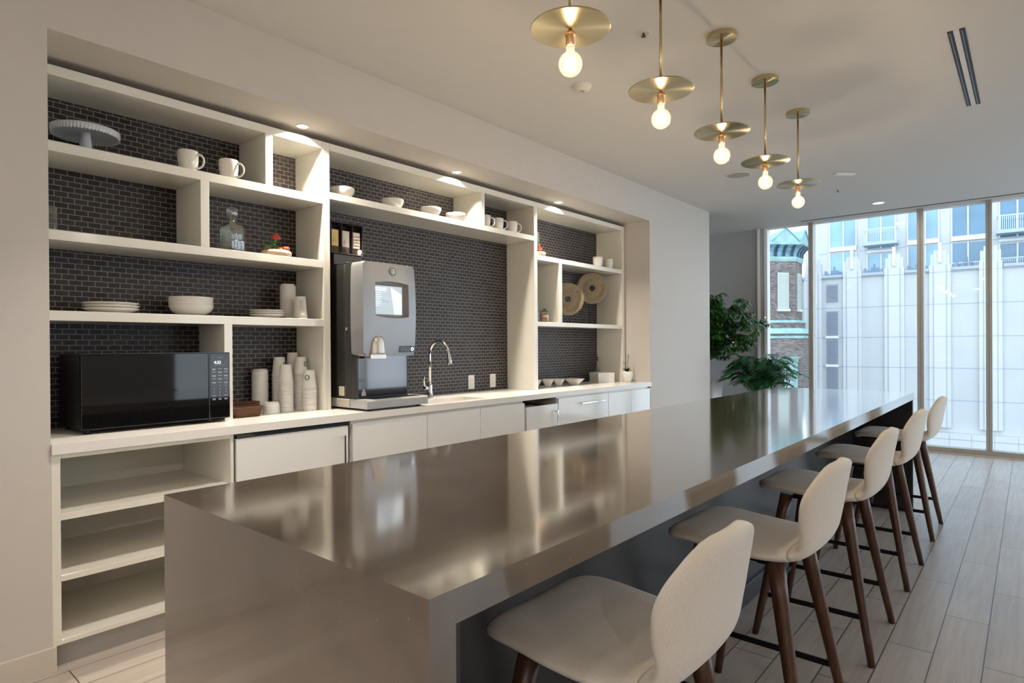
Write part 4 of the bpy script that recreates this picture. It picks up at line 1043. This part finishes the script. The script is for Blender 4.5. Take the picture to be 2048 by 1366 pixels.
m = MB(); m.lathe([(.0003, .0075), (.0355, .0075), (.0355, .068), (.020, .074), (.0003, .075)], seg=28); m.build('nuts', mat('nuts', (.42, .24, .12), .8, var=.5, scale=150, bump=.8, bscale=160), r)
m = MB(); m.lathe([(.0003, .0985), (.037, .0985), (.037, .104), (.0003, .106)], seg=28); m.sphere((0, 0, .117), .0115, 16, 10, (1.3, 1.3, .7)); m.build('lid', mat('dark_lid', (.03, .022, .018), .35), r)
r = thing('glass_bottle', 'slim glass bottle half hidden by the shelf post', 'bottle', (4.245, 3.335, RS2))
m = MB(); m.lathe([(.0003, .001), (.020, .001), (.022, .006), (.022, .085), (.010, .105), (.0095, .128), (.0125, .130), (.0125, .134), (.008, .134)], seg=28); m.build('glass_body', GLASS, r)
m = MB(); m.sphere((0, 0, .140), .010, 14, 10); m.build('stopper', CHROME, r)
STRAW = weave_mat('straw_weave', (.18, .12, .06), (.62, .51, .35), (52, 52, 52), (.3, .5, .2))
def disc(label, x, y, z, Rr, yaw, rodx):
    r = thing('woven_disc', label, 'woven disc', (x, y, RS2), 0, 'round woven discs on thin black stands')
    Mx = Matrix.Rotation(yaw, 4, 'Z') @ Matrix.Rotation(math.radians(90), 4, 'X')
    def bend(mb):
        mb.v = [tuple(Mx @ Vector(v) + Vector((0, 0, z - RS2))) for v in mb.v]; return mb
    m = MB(); r0 = Rr * .215; P = [(r0 * 1.02, -.002)]
    for k in range(25):
        t = k / 24; q = r0 + (Rr - r0) * t; P.append((q, .010 + .006 * math.sin(t * 9.4) + .0018 * (k % 2)))
    P += [(Rr + .002, .004), (Rr, -.004), (r0 * 1.02, -.004)]
    m.lathe(P, seg=90, smooth=False, wob=lambda i, a: .004 * math.sin(a * 41 + i * 1.9)); bend(m).build('woven_ring', STRAW, r)
    m = MB(); pts = [(r0 * math.cos(6.2832 * k / 28), r0 * math.sin(6.2832 * k / 28), .010) for k in range(29)]; m.tube(pts, .005, 8, caps=False); bend(m).build('inner_rim', STRAW, r)
    m = MB(); b_ = Mx @ Vector((rodx, 0, -.009)); m.cyl((b_.x, b_.y, .003), (b_.x, b_.y, z - RS2), .003, seg=8); m.box(b_.x - .04, b_.x + .04, b_.y - .03, b_.y + .03, .0003, .003); m.build('stand', BLACKM, r)
    return r
disc('round woven straw disc, left and lower, half behind the divider', 4.832, 3.410, 1.742, .157, math.radians(-46), .02)
disc('round woven straw disc, right and higher of the two', 5.290, 3.430, 1.880, .159, math.radians(-46), -.03)
# dishes of packets on the right of the worktop
def dish(label, loc, Rr, Hh, rz, fill):
    r = thing('small_dish', label, 'dish', loc, rz, 'white dishes on the right of the worktop')
    m = MB(); loft(m, [[(x * .45, y * .45, 0) for x, y in rsq(Rr, Rr * .5)], [(x * .62, y * .62, Hh * .35) for x, y in rsq(Rr, Rr * .5)], [(x, y, Hh) for x, y in rsq(Rr, Rr * .35)], [(x * .95, y * .95, Hh + .001) for x, y in rsq(Rr, Rr * .35)], [(x * .55, y * .55, Hh * .38) for x, y in rsq(Rr, Rr * .5)], [(x * .35, y * .35, .006) for x, y in rsq(Rr, Rr * .5)]])
    m.build('bowl', CERAM, r)
    m = MB()
    for k in range(12):
        a = random.random() * 6.28; q = random.random() * Rr * .5; x, y = q * math.cos(a), q * math.sin(a); h = random.uniform(.012, .022); b_ = random.random() * 3
        c_, s_ = math.cos(b_) * .016, math.sin(b_) * .016; z = Hh * .72
        m.add([(x - c_, y - s_, z), (x + c_, y + s_, z), (x + c_ * .9, y + s_ * .9, z + h), (x - c_ * .9, y - s_ * .9, z + h * .8), (x - c_ + s_ * .15, y - s_ - c_ * .15, z), (x + c_ + s_ * .15, y + s_ - c_ * .15, z)], [(0, 1, 2, 3), (4, 5, 2, 3), (0, 1, 5, 4)])
    m.build('sachets', mat(*fill), r); return r
dish('small white dish of pink packets, partly behind the shelf post', (4.395, 3.470, CTZ + .0004), .056, .070, .5, ('pink_sachets', (.70, .35, .30), .5))
dish('small white dish, second from the shelf post, with clear packets', (4.560, 3.450, CTZ + .0004), .056, .070, .5, ('clear_sachets', (.60, .66, .74), .3))
dish('small white dish, third from the shelf post, with clear packets', (4.700, 3.425, CTZ + .0004), .056, .066, .5, ('clear_sachets2', (.55, .62, .70), .3))
dish('wider low white dish, nearest the napkins', (4.890, 3.375, CTZ + .0004), .086, .060, .3, ('white_sachets', (.70, .70, .68), .5))
# folded napkins
for k in range(9):
    m = MB(); w_ = .100 + random.uniform(-.002, .002); z = CTZ + .0005 + k * .0112
    m.box(-w_, w_, -.085, .085, 0, .0106); 
    if k == 8: m.prism([(-.085, .0107), (.085, .0107), (.080, .0135), (0, .0165), (-.080, .0135)], 'x', -.08, .06)
    o = m.build('folded_napkin', PAPER, None, .003, 2); o.location = (5.400, 3.385, z); o.rotation_euler = (0, 0, math.radians(-24) + random.uniform(-.02, .02))
    tag(o, 'topmost folded white napkin of the pile' if k == 8 else 'folded white napkin within the pile at the right end', 'napkin', None if k == 8 else 'napkins in the pile')
r = thing('glass_cruet', 'clear glass cruet standing behind the napkin pile', 'cruet', (5.520, 3.515, CTZ + .0004))
m = MB(); m.lathe([(.0003, 0), (.042, 0), (.046, .020), (.044, .085), (.022, .130), (.012, .160), (.011, .215), (.015, .232), (.013, .232), (.009, .212), (.010, .162), (.020, .128), (.041, .085), (.043, .020), (.0003, .006)], seg=32); m.build('glass_body', GLASS, r)
m = MB(); m.cyl((0, 0, .215), (0, 0, .262), .0085, .0095); m.build('cork', mat('dark_cork', (.10, .07, .05), .8), r)
r = thing('orchid_pot', 'small plant with thin stem in a rounded white pot', 'potted plant', (5.572, 3.185, CTZ + .0004))
m = MB(); m.lathe([(.0003, 0), (.036, 0), (.044, .020), (.055, .055), (.058, .085), (.053, .112), (.050, .112), (.052, .085), (.030, .080), (.0003, .080)], seg=40); m.build('pot', CERAM, r)
DG2 = mat('dark_green_leaf', (.022, .045, .012), .45, var=.4)
m = MB()
for k in range(15):
    a = k * 2.4; t = random.uniform(.5, 1); leaf(m, (0, 0, .095), (math.cos(a) * .070 * t, math.sin(a) * .070 * t, .112 + .050 * (1 - t) + .02 * random.random()), .014, bend=.014)
leaf(m, (.0, 0, .11), (.018, -.018, .185), .006); m.build('leaves', DG2, r)
m = MB(); m.tube([(0, 0, .09), (.004, -.003, .18), (.010, -.008, .25), (.013, -.010, .285)], [.0022, .002, .003, .0035], 8); m.tube([(0, 0, .1), (-.020, .010, .16), (-.030, .016, .205)], .0012, 6); m.build('stem', DG2, r)
m = MB()
for dx, dy, dz in ((-.032, .018, .212), (-.024, .013, .195), (-.036, .02, .19)):
    for k in range(5): a = k * 1.257; leaf(m, (dx, dy, dz), (dx + .014 * math.cos(a), dy + .006, dz + .014 * math.sin(a)), .005, (0, 1, 0))
m.build('blossoms', mat('pale_blossom', (.62, .50, .40), .6), r)

# ------------------------------------------------------------------ plants by the window
POTW = mat('white_planter', (.72, .70, .68), .35, var=.01)
SOIL = mat('dark_soil', (.03, .02, .015), .9, var=.4, bump=1, bscale=60)
BARK = mat('bark', (.12, .085, .06), .8, var=.3)
FIC = mat('ficus_leaf', (.045, .14, .032), .28, var=.6, scale=6)
PALM = mat('palm_leaf', (.032, .17, .055), .35, var=.5, scale=5)
def tapered_pot(name, r, h, w0, w1):
    m = MB(); loft(m, [sq(w0, .03, 0), sq(w0 + .002, .03, .004), sq(w1, .03, h), sq(w1 - .018, .02, h), sq(w1 - .022, .02, h - .05)], cap1=False); m.build(name, POTW, r)
    m = MB(); loft(m, [sq(w1 - .024, .02, h - .065), sq(w1 - .024, .02, h - .045)]); m.build('soil', SOIL, r)
r = thing('tree_in_planter', 'leafy indoor tree in tall tapered white planter behind the wall end', 'potted tree', (7.82, 3.30, 0))
tapered_pot('planter', r, .83, .13, .185)
rnd = random.Random(11)
m = MB(); tips = []
m.tube([(0, 0, .78), (.01, 0, 1.0), (-.015, .01, 1.22), (0, 0, 1.45)], [.022, .019, .017, .015], 10)
for k in range(15):
    a = k * 2.4 + .3; z0 = 1.10 + .026 * k; L_ = rnd.uniform(.30, .48); e = Vector((math.cos(a) * L_ * .9, math.sin(a) * L_ * .9, z0 + rnd.uniform(.0, .62)))
    if k in (2,): e = Vector((.02, -.62, 1.66))
    if k in (5,): e = Vector((-.10, -.60, 1.40))
    p0 = Vector((0, 0, z0)); mid = (p0 + e) / 2 + Vector((0, 0, .05)); m.tube([tuple(p0), tuple(mid), tuple(e)], [.009, .006, .003], 7)
    for t in (.35, .55, .75, 1.0):
        q = p0 * (1 - t) ** 2 + mid * 2 * t * (1 - t) + e * t * t; tips.append(q)
        for _ in range(2):
            tips.append(q + Vector((rnd.uniform(-.13, .13), rnd.uniform(-.13, .13), rnd.uniform(-.16, .10))))
m.build('trunk', BARK, r)
m = MB()
for q in tips:
    for c_ in range(6):
        b_ = q + Vector((rnd.uniform(-.09, .09), rnd.uniform(-.08, .08), rnd.uniform(-.08, .08))); a0 = rnd.random() * 6.28
        for k in range(6):
            a = a0 + k * 1.047; d_ = Vector((math.cos(a) * .08, math.sin(a) * .08, -.040 - .04 * rnd.random())); leaf(m, b_, b_ + d_, .0165, bend=.012)
m.build('foliage', FIC, r)
m = MB()
for _ in range(16):
    q = rnd.choice(tips) + Vector((rnd.uniform(-.05, .05), -.04, rnd.uniform(-.05, .05))); m.sphere(tuple(q), .0055, 8, 6)
m.build('string_lights', emit_mat('fairy_light', (1.0, .86, .55), 5.0), r)
r = thing('potted_palm', 'bushy green palm by the window, beyond the far end of the island', 'potted palm', (7.95, 2.62, 0))
m = MB(); loft(m, [[(x * f, y * f, z) for x, y in rsq(.17, .165)] for f, z in ((.8, 0), (1, .36), (1.03, .40), (.96, .40), (.93, .36))], cap1=False); m.build('pot', POTW, r)
m = MB(); m.lathe([(.0003, .35), (.155, .35)], seg=28); m.build('soil', SOIL, r)
m = MB(); mt = MB()
for k in range(74):
    a = k * 2.4 + rnd.uniform(-.3, .3); L_ = rnd.uniform(.30, .60) * (1.0 if k > 10 else .6); h = rnd.uniform(.62, 1.12) - L_ * .12
    if math.cos(a) > .2: L_ *= .82
    p0 = Vector((math.cos(a) * .03, math.sin(a) * .03, .36)); p1 = Vector((math.cos(a) * L_ * .35, math.sin(a) * L_ * .35, .36 + h)); p2 = Vector((math.cos(a) * L_, math.sin(a) * L_, .36 + h * .70))
    pts = []
    for j in range(13):
        t = j / 12; pts.append(p0 * (1 - t) ** 2 + p1 * 2 * t * (1 - t) + p2 * t * t)
    mt.tube([tuple(p) for p in pts], [.0045 - .0030 * j / 12 for j in range(13)], 6)
    for j in range(4, 12):
        for hf in (0, .5):
            p = pts[j].lerp(pts[j + 1], hf); tdir = (pts[j + 1] - pts[j]).normalized(); sd = tdir.cross(Vector((0, 0, 1))).normalized()
            ln = .135 * (1 - abs((j + hf) - 7.5) / 7.5)
            for s_ in (-1, 1):
                d_ = (sd * s_ * .8 + tdir * .65 + Vector((0, 0, -.22))).normalized() * (ln + .03); leaf(m, p, p + d_, .0115, bend=.006)
mt.build('stems', mat('palm_stem', (.06, .14, .03), .5), r); m.build('fronds', PALM, r)

# ------------------------------------------------------------------ the street outside
FANG = math.radians(2.925)
CONC = mat('pale_concrete', (.56, .555, .55), .85, var=.03, scale=.6)
CONC2 = mat('pale_concrete_panel', (.50, .505, .505), .85, var=.03, scale=.5)
JOINT = mat('panel_joint', (.30, .36, .42), .9)
def frect(m, s0, s1, z0, z1, d0, d1): m.box(d0, d1, s0, s1, z0, z1)      # local frame: x is depth, y runs along the facade
# lower concrete building, twelve metres of facade seen through the glass
r = thing('concrete_building', 'pale concrete building with stepped pilasters across the street', 'building', (50, 0, 0), FANG)
m = MB(); frect(m, -14, 14.5, -14, 6.2, 0, 4.0); m.build('wall', CONC2, r)
m = MB(); frect(m, -14, 14.5, -14, -4.7, -.38, -.02); m.build('plinth', CONC, r)
m = MB()
for s0 in (-11.8, -9.18, -6.56, -3.94, -1.32, 1.30, 4.00, 6.62, 9.20, 11.70): 
    m.box(-.22, -.02, s0 + 1.21, s0 + 2.60, 6.14, 6.33)
m.build('coping', mat('coping_lavender', (.38, .41, .49), .8), r)
for s0 in (-11.8, -9.18, -6.56, -3.94, -1.28, 1.34, 4.01, 6.62, 9.20, 11.80):
    m = MB(); w = 1.18
    frect(m, s0, s0 + w, -4.35, 6.55, -.20, .6); frect(m, s0 + .06, s0 + w - .06, 6.55, 7.25, -.16, .6); frect(m, s0 + .24, s0 + w - .24, 6.55, 7.52, -.24, .6); frect(m, s0 + .24, s0 + w - .24, -4.35, 6.55, -.26, -.19)
    p = m.build('pilaster', CONC, r)
    m = MB(); frect(m, s0 + w / 2 - .09, s0 + w / 2 + .09, 6.66, 7.98, -.44, -.24); m.build('finial', mat('white_finial', (.66, .69, .71), .6), p)
m = MB()
for z in (6.02, 3.88, 1.72, -.40, -2.55): frect(m, -14, 14.5, z, z + .035, -.012, 0); 
for s0 in (-11.8, -9.18, -6.56, -3.94, -1.28, 1.34, 4.01, 6.62, 9.20, 11.80):
    for z in (6.02, 3.88, 1.72, -.40, -2.55): frect(m, s0, s0 + .24, z, z + .035, -.207, -.199); frect(m, s0 + .94, s0 + 1.18, z, z + .035, -.207, -.199); frect(m, s0 + .24, s0 + .94, z, z + .035, -.267, -.259)
    frect(m, s0 + .235, s0 + .262, -4.35, 6.5, -.264, -.199); frect(m, s0 + .918, s0 + .945, -4.35, 6.5, -.264, -.199)
frect(m, -14, 14.5, -5.1, -5.06, -.39, -.37)
for k in range(24): frect(m, -13.6 + k * 1.18, -13.57 + k * 1.18, -14, -4.7, -.385, -.37)
m.build('panel_joints', JOINT, r)
LOUV = mat('louver_grey', (.30, .33, .39), .5, .2)
for z0, z1 in ((4.35, 5.68), (1.88, 3.70), (-.22, 1.64), (-2.40, -.46), (-4.5, -2.6)):
    m = MB(); frect(m, 10.74, 11.50, z0, z1, -.02, -.004); n_ = int((z1 - z0) / .105)
    for k in range(n_): m.box(-.10, -.02, 10.76, 11.48, z0 + .03 + k * .105, z0 + .065 + k * .105)
    m.build('louver_panel', LOUV, r)
m = MB()
for z in (1.74, -.36, -2.5): frect(m, 10.68, 11.56, z - .05, z + .13, -.16, -.004)
m.build('louver_sills', MATS['white_finial'], r)
m = MB(); rn = random.Random(3)
for s0 in (10.40, 7.85, 5.22, 2.56):
    for k, h in enumerate((.30, .34, .28, .18, .10, .08, .34, .36, .62, .60, .33, .33, .33, .20, .22, .18)):
        m.box(.10, .16, s0 + 1.20 - k * .075, s0 + 1.245 - k * .075, 6.2, 6.36 + h)
m.build('roof_screen', mat('slate_louver', (.14, .19, .26), .6), r)
# apartment block set back behind it
r = thing('apartment_block', 'tall pale apartment block with blue windows behind the concrete building', 'building', (58, 0, 0), FANG)
APW = mat('apartment_wall', (.53, .53, .53), .85, var=.02, scale=.4)
m = MB(); frect(m, -16, 15.0, -14, 34, 0, 10); m.build('wall', APW, r)
def bgl(name, c):
    m = mat(name, c, .06, .0, var=.25, scale=.35, spec=1.0); return m
BG1 = bgl('blue_window_glass', (.20, .36, .47)); BG2 = bgl('deep_blue_window_glass', (.08, .19, .29)); FRM = mat('white_frame', (.70, .73, .75), .5)
def win_col(s0, s1, glass, mul, balcony=False):
    for lv in range(5):
        zb = 4.0 + lv * 5.1
        pts = ((zb, zb + 4.95) if not balcony else (zb, zb + 4.6))
        m = MB(); frect(m, s0, s1, pts[0], pts[1], -.03, .0); w = m.build('window', glass, r)
        m = MB(); frect(m, s0 - .05, s0 + .03, *pts, -.12, -.03); frect(m, s1 - .03, s1 + .05, *pts, -.12, -.03)
        for q in mul: frect(m, q - .045, q + .045, *pts, -.12, -.03)
        if not balcony: frect(m, s0, s1, zb + 5.10 - .02, zb + 5.42, -.16, .0) if False else None
        zt = zb + 5.18 - 1.0 if balcony else zb + 5.1 - .0
        m.build('window_frame', FRM, w)
    for lv in range(4):
        zz = 9.12 + lv * 7.0
        if not balcony:
            m = MB(); frect(m, s0 - .05, s1 + .05, zz, zz + .36, -.17, -.031); m.build('spandrel', FRM, r)
        else:
            m = MB(); frect(m, s0 - .05, s1 + .05, zz - .36, zz - .18, -.14, -.031); m.build('transom', FRM, r)
            m = MB(); frect(m, s0 - .25, s1 + .20, zz + .12, zz + .38, -1.3, -.0); m.build('balcony_slab', mat('slab_grey', (.42, .48, .54), .8), r)
            m = MB(); frect(m, s0 - .20, s1 + .15, zz + 1.36, zz + 1.44, -1.28, -1.2)
            n_ = int((s1 - s0 + .35) / .11)
            for k in range(n_ + 1): m.box(-1.26, -1.22, s0 - .20 + k * .11, s0 - .165 + k * .11, zz + .38, zz + 1.36)
            for q in (s0 - .18, s1 + .13): frect(m, q - .02, q + .02, zz + 1.36, zz + 1.42, -1.25, -.05)
            m.build('railing', mat('railing_paint', (.54, .58, .61), .5), r)
win_col(11.08, 13.04, BG1, (12.02,)); win_col(8.30, 10.26, BG1, (9.28,), True); win_col(5.42, 7.44, BG1, (6.28,)); win_col(2.46, 4.58, BG2, (3.58,)); win_col(-.9, 1.70, BG2, (.68,), True)
win_col(-4.0, -1.9, BG1, (-2.9,)); win_col(-7.2, -4.9, BG2, (-6.0,), True)
m = MB()
for s0 in (13.55, 10.5, 7.85, 4.85, 1.98): frect(m, s0 - .3, s0 + .35, 8.98, 9.02, -.012, 0); frect(m, s0 - .3, s0 + .35, 15.9, 15.94, -.012, 0)
m.build('panel_joints', JOINT, r)
m = MB(); frect(m, 2.0, 5.0, 7.35, 7.42, -.60, -.55)
for k in range(27): m.box(-.60, -.56, 2.0 + k * .11, 2.035 + k * .11, 6.4, 7.35)
m.build('railing', MATS['railing_paint'], r)
m = MB(); frect(m, -1.4, 1.72, 7.35, 7.42, -1.60, -1.55)
for k in range(28): m.box(-1.60, -1.56, -1.4 + k * .11, -1.365 + k * .11, 6.4, 7.35)
m.build('railing', MATS['railing_paint'], r)
# brick tower
TX = 40.0
BRK = brick_mat('tower_brick', (.12, .075, .065), (.29, .235, .215), (.22, .20, .19), (.24), .085, .012, (0, 1), uv=True, rough=.85, bump=.4, grain=((1, 1, 1), .8, .4))
COPR = mat('verdigris_copper', (.29, .44, .42), .6, .1, var=.18, scale=2)
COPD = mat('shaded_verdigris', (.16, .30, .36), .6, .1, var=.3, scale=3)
r = thing('brick_tower', 'octagonal brick tower with green copper gables at the left of the window', 'building', (TX, 13.25, 0))
def octa(R, z, sq_=1.0, c=(2.6, .30)):
    # front face looks towards the room (-x); corners at 22.5 degrees
    return [(c[0] + R * math.cos(math.radians(22.5 + 45 * k)), c[1] + R * math.sin(math.radians(22.5 + 45 * k)), z) for k in range(8)]
def octm(name, mt, secs):
    m = MB(); loft(m, secs, False); o = m.build(name, mt, r)
    lay = o.data.uv_layers.new(name='UVMap')
    for p in o.data.polygons:
        tg = Vector((0, 0, 1)).cross(p.normal)
        tg = tg.normalized() if tg.length > .1 else Vector((1, 0, 0))
        for li in p.loop_indices:
            co = o.data.vertices[o.data.loops[li].vertex_index].co; lay.data[li].uv = (co.dot(tg), co.z)
    return o
octm('upper_shaft', BRK, [octa(2.15, 2.70), octa(2.15, 6.75)])
octm('lower_shaft', BRK, [octa(2.75, -14), octa(2.75, 2.0)])
octm('middle_band', BRK, [octa(2.35, 2.0), octa(2.35, 2.70)])
octm('copper_band', COPR, [octa(2.42, 2.66), octa(2.42, 2.82)])
octm('copper_band', COPR, [octa(2.86, 1.95), octa(2.55, 2.30)])
octm('copper_band', COPR, [octa(2.80, 1.66), octa(2.80, 1.80)])
octm('lower_cornice', COPR, [octa(2.20, 6.62), octa(2.26, 6.78), octa(2.26, 6.92)])
octm('cove', COPD, [octa(2.22, 6.92), octa(2.26, 7.2), octa(2.42, 7.45), octa(2.70, 7.62)])
octm('upper_cornice', COPR, [octa(2.70, 7.62), octa(2.74, 7.66), octa(2.74, 7.80), octa(2.5, 7.84)])
octm('roof', COPR, [octa(2.45, 7.84), octa(1.2, 8.15), octa(.05, 8.45)])
m = MB(); gv = []
for k in range(8):
    P = octa(2.60, 7.8); a, b_ = Vector(P[k]), Vector(P[(k + 1) % 8]); mid = (a + b_) / 2 + Vector((0, 0, .92)); cen = Vector((2.6, .30, 8.6))
    m.add([tuple(a), tuple(b_), tuple(mid), tuple(cen)], [(0, 1, 2), (1, 3, 2), (0, 2, 3)])
    gv.append((a, b_, mid))
m.build('gable', COPR, r)
m = MB()
for a, b_, mid in gv:
    o_ = ((a + b_) / 2 - Vector((2.6, .30, a.z))).normalized() * .03
    for p in (a, b_):
        m.bar(tuple(p + o_), tuple(mid + o_), .05, .05)
m.build('rake_trim', COPD, r)
FXX = 2.6 - 2.15 * math.cos(math.radians(22.5))
m = MB()
for ang in (180, 225, 270):
    ca, sa = math.cos(math.radians(ang)), math.sin(math.radians(ang)); q = math.cos(math.radians(22.5))
    for k in range(3):
        for j in range(3):
            t = -.62 + k * .55 + j * .08
            P = [(2.6 + ca * d - sa * t, .30 + sa * d + ca * t, z) for d, z in ((2.24 * q + .02, 6.94), (2.28 * q + .02, 7.20), (2.44 * q + .02, 7.45), (2.70 * q + .01, 7.61))]
            for a, b_ in zip(P[:-1], P[1:]): m.bar(a, b_, .035, .04)
m.build('cove_ribs', mat('dark_rib', (.03, .06, .10), .6), r)
for nm, ang in (('louvered_window', 180), ('louvered_window', 225), ('louvered_window', 270)):
    ca, sa = math.cos(math.radians(ang)), math.sin(math.radians(ang)); rr = 2.15 * math.cos(math.radians(22.5)); cx_, cy_ = 2.6, .30
    def W(t, d, z): return (cx_ + ca * (rr + d) - sa * t, cy_ + sa * (rr + d) + ca * t, z)
    m = MB()
    def wb(t0, t1, d0, d1, z0, z1):
        vs = [W(t, d, z) for z in (z0, z1) for t, d in ((t0, d0), (t1, d0), (t1, d1), (t0, d1))]
        m.add(vs, [(0, 3, 2, 1), (4, 5, 6, 7), (0, 1, 5, 4), (1, 2, 6, 5), (2, 3, 7, 6), (3, 0, 4, 7)])
    wb(-.33, .33, -.02, .03, 3.55, 5.90)
    for k in range(20): wb(-.30, .30, .02, .07, 3.60 + k * .115, 3.665 + k * .115)
    wb(-.36, -.30, 0, .09, 3.55, 5.9); wb(.30, .36, 0, .09, 3.55, 5.9)
    w = m.build(nm, mat('louver_cream', (.46, .485, .44), .6), r)
    m = MB(); wb(-.42, .42, 0, .16, 3.40, 3.56); m.build('sill', mat('stone_sill', (.50, .54, .56), .7), w)
m = MB(); f2 = 2.6 - 2.75 * math.cos(math.radians(22.5)); Y0 = -2.12
m.prism([(Y0, .40), (Y0 + .62, .40), (Y0 + .62, .48), (Y0, .48)], 'x', f2 - .5, f2 + 1.4)
m.prism([(Y0 + .04, .40), (Y0 + .58, .40), (Y0 + .46, .02), (Y0 + .16, .02)], 'x', f2 - .42, f2 + 1.2)
m.box(f2 - .3, f2 + 1.2, Y0 + .14, Y0 + .20, -3, .02); m.box(f2 - .3, f2 + 1.2, Y0 + .42, Y0 + .50, -3, .02); m.build('dormer', COPR, r)
m = MB(); m.box(f2 - .22, f2 + 1.1, Y0 + .20, Y0 + .42, -3, .02); m.build('dormer_louver', MATS['louver_cream'], r)
m = MB(); m.box(-3.2 + 14, 90, -60, 60, -14.2, -14.0); struct(m.build('street', mat('asphalt', (.12, .12, .125), .9)))
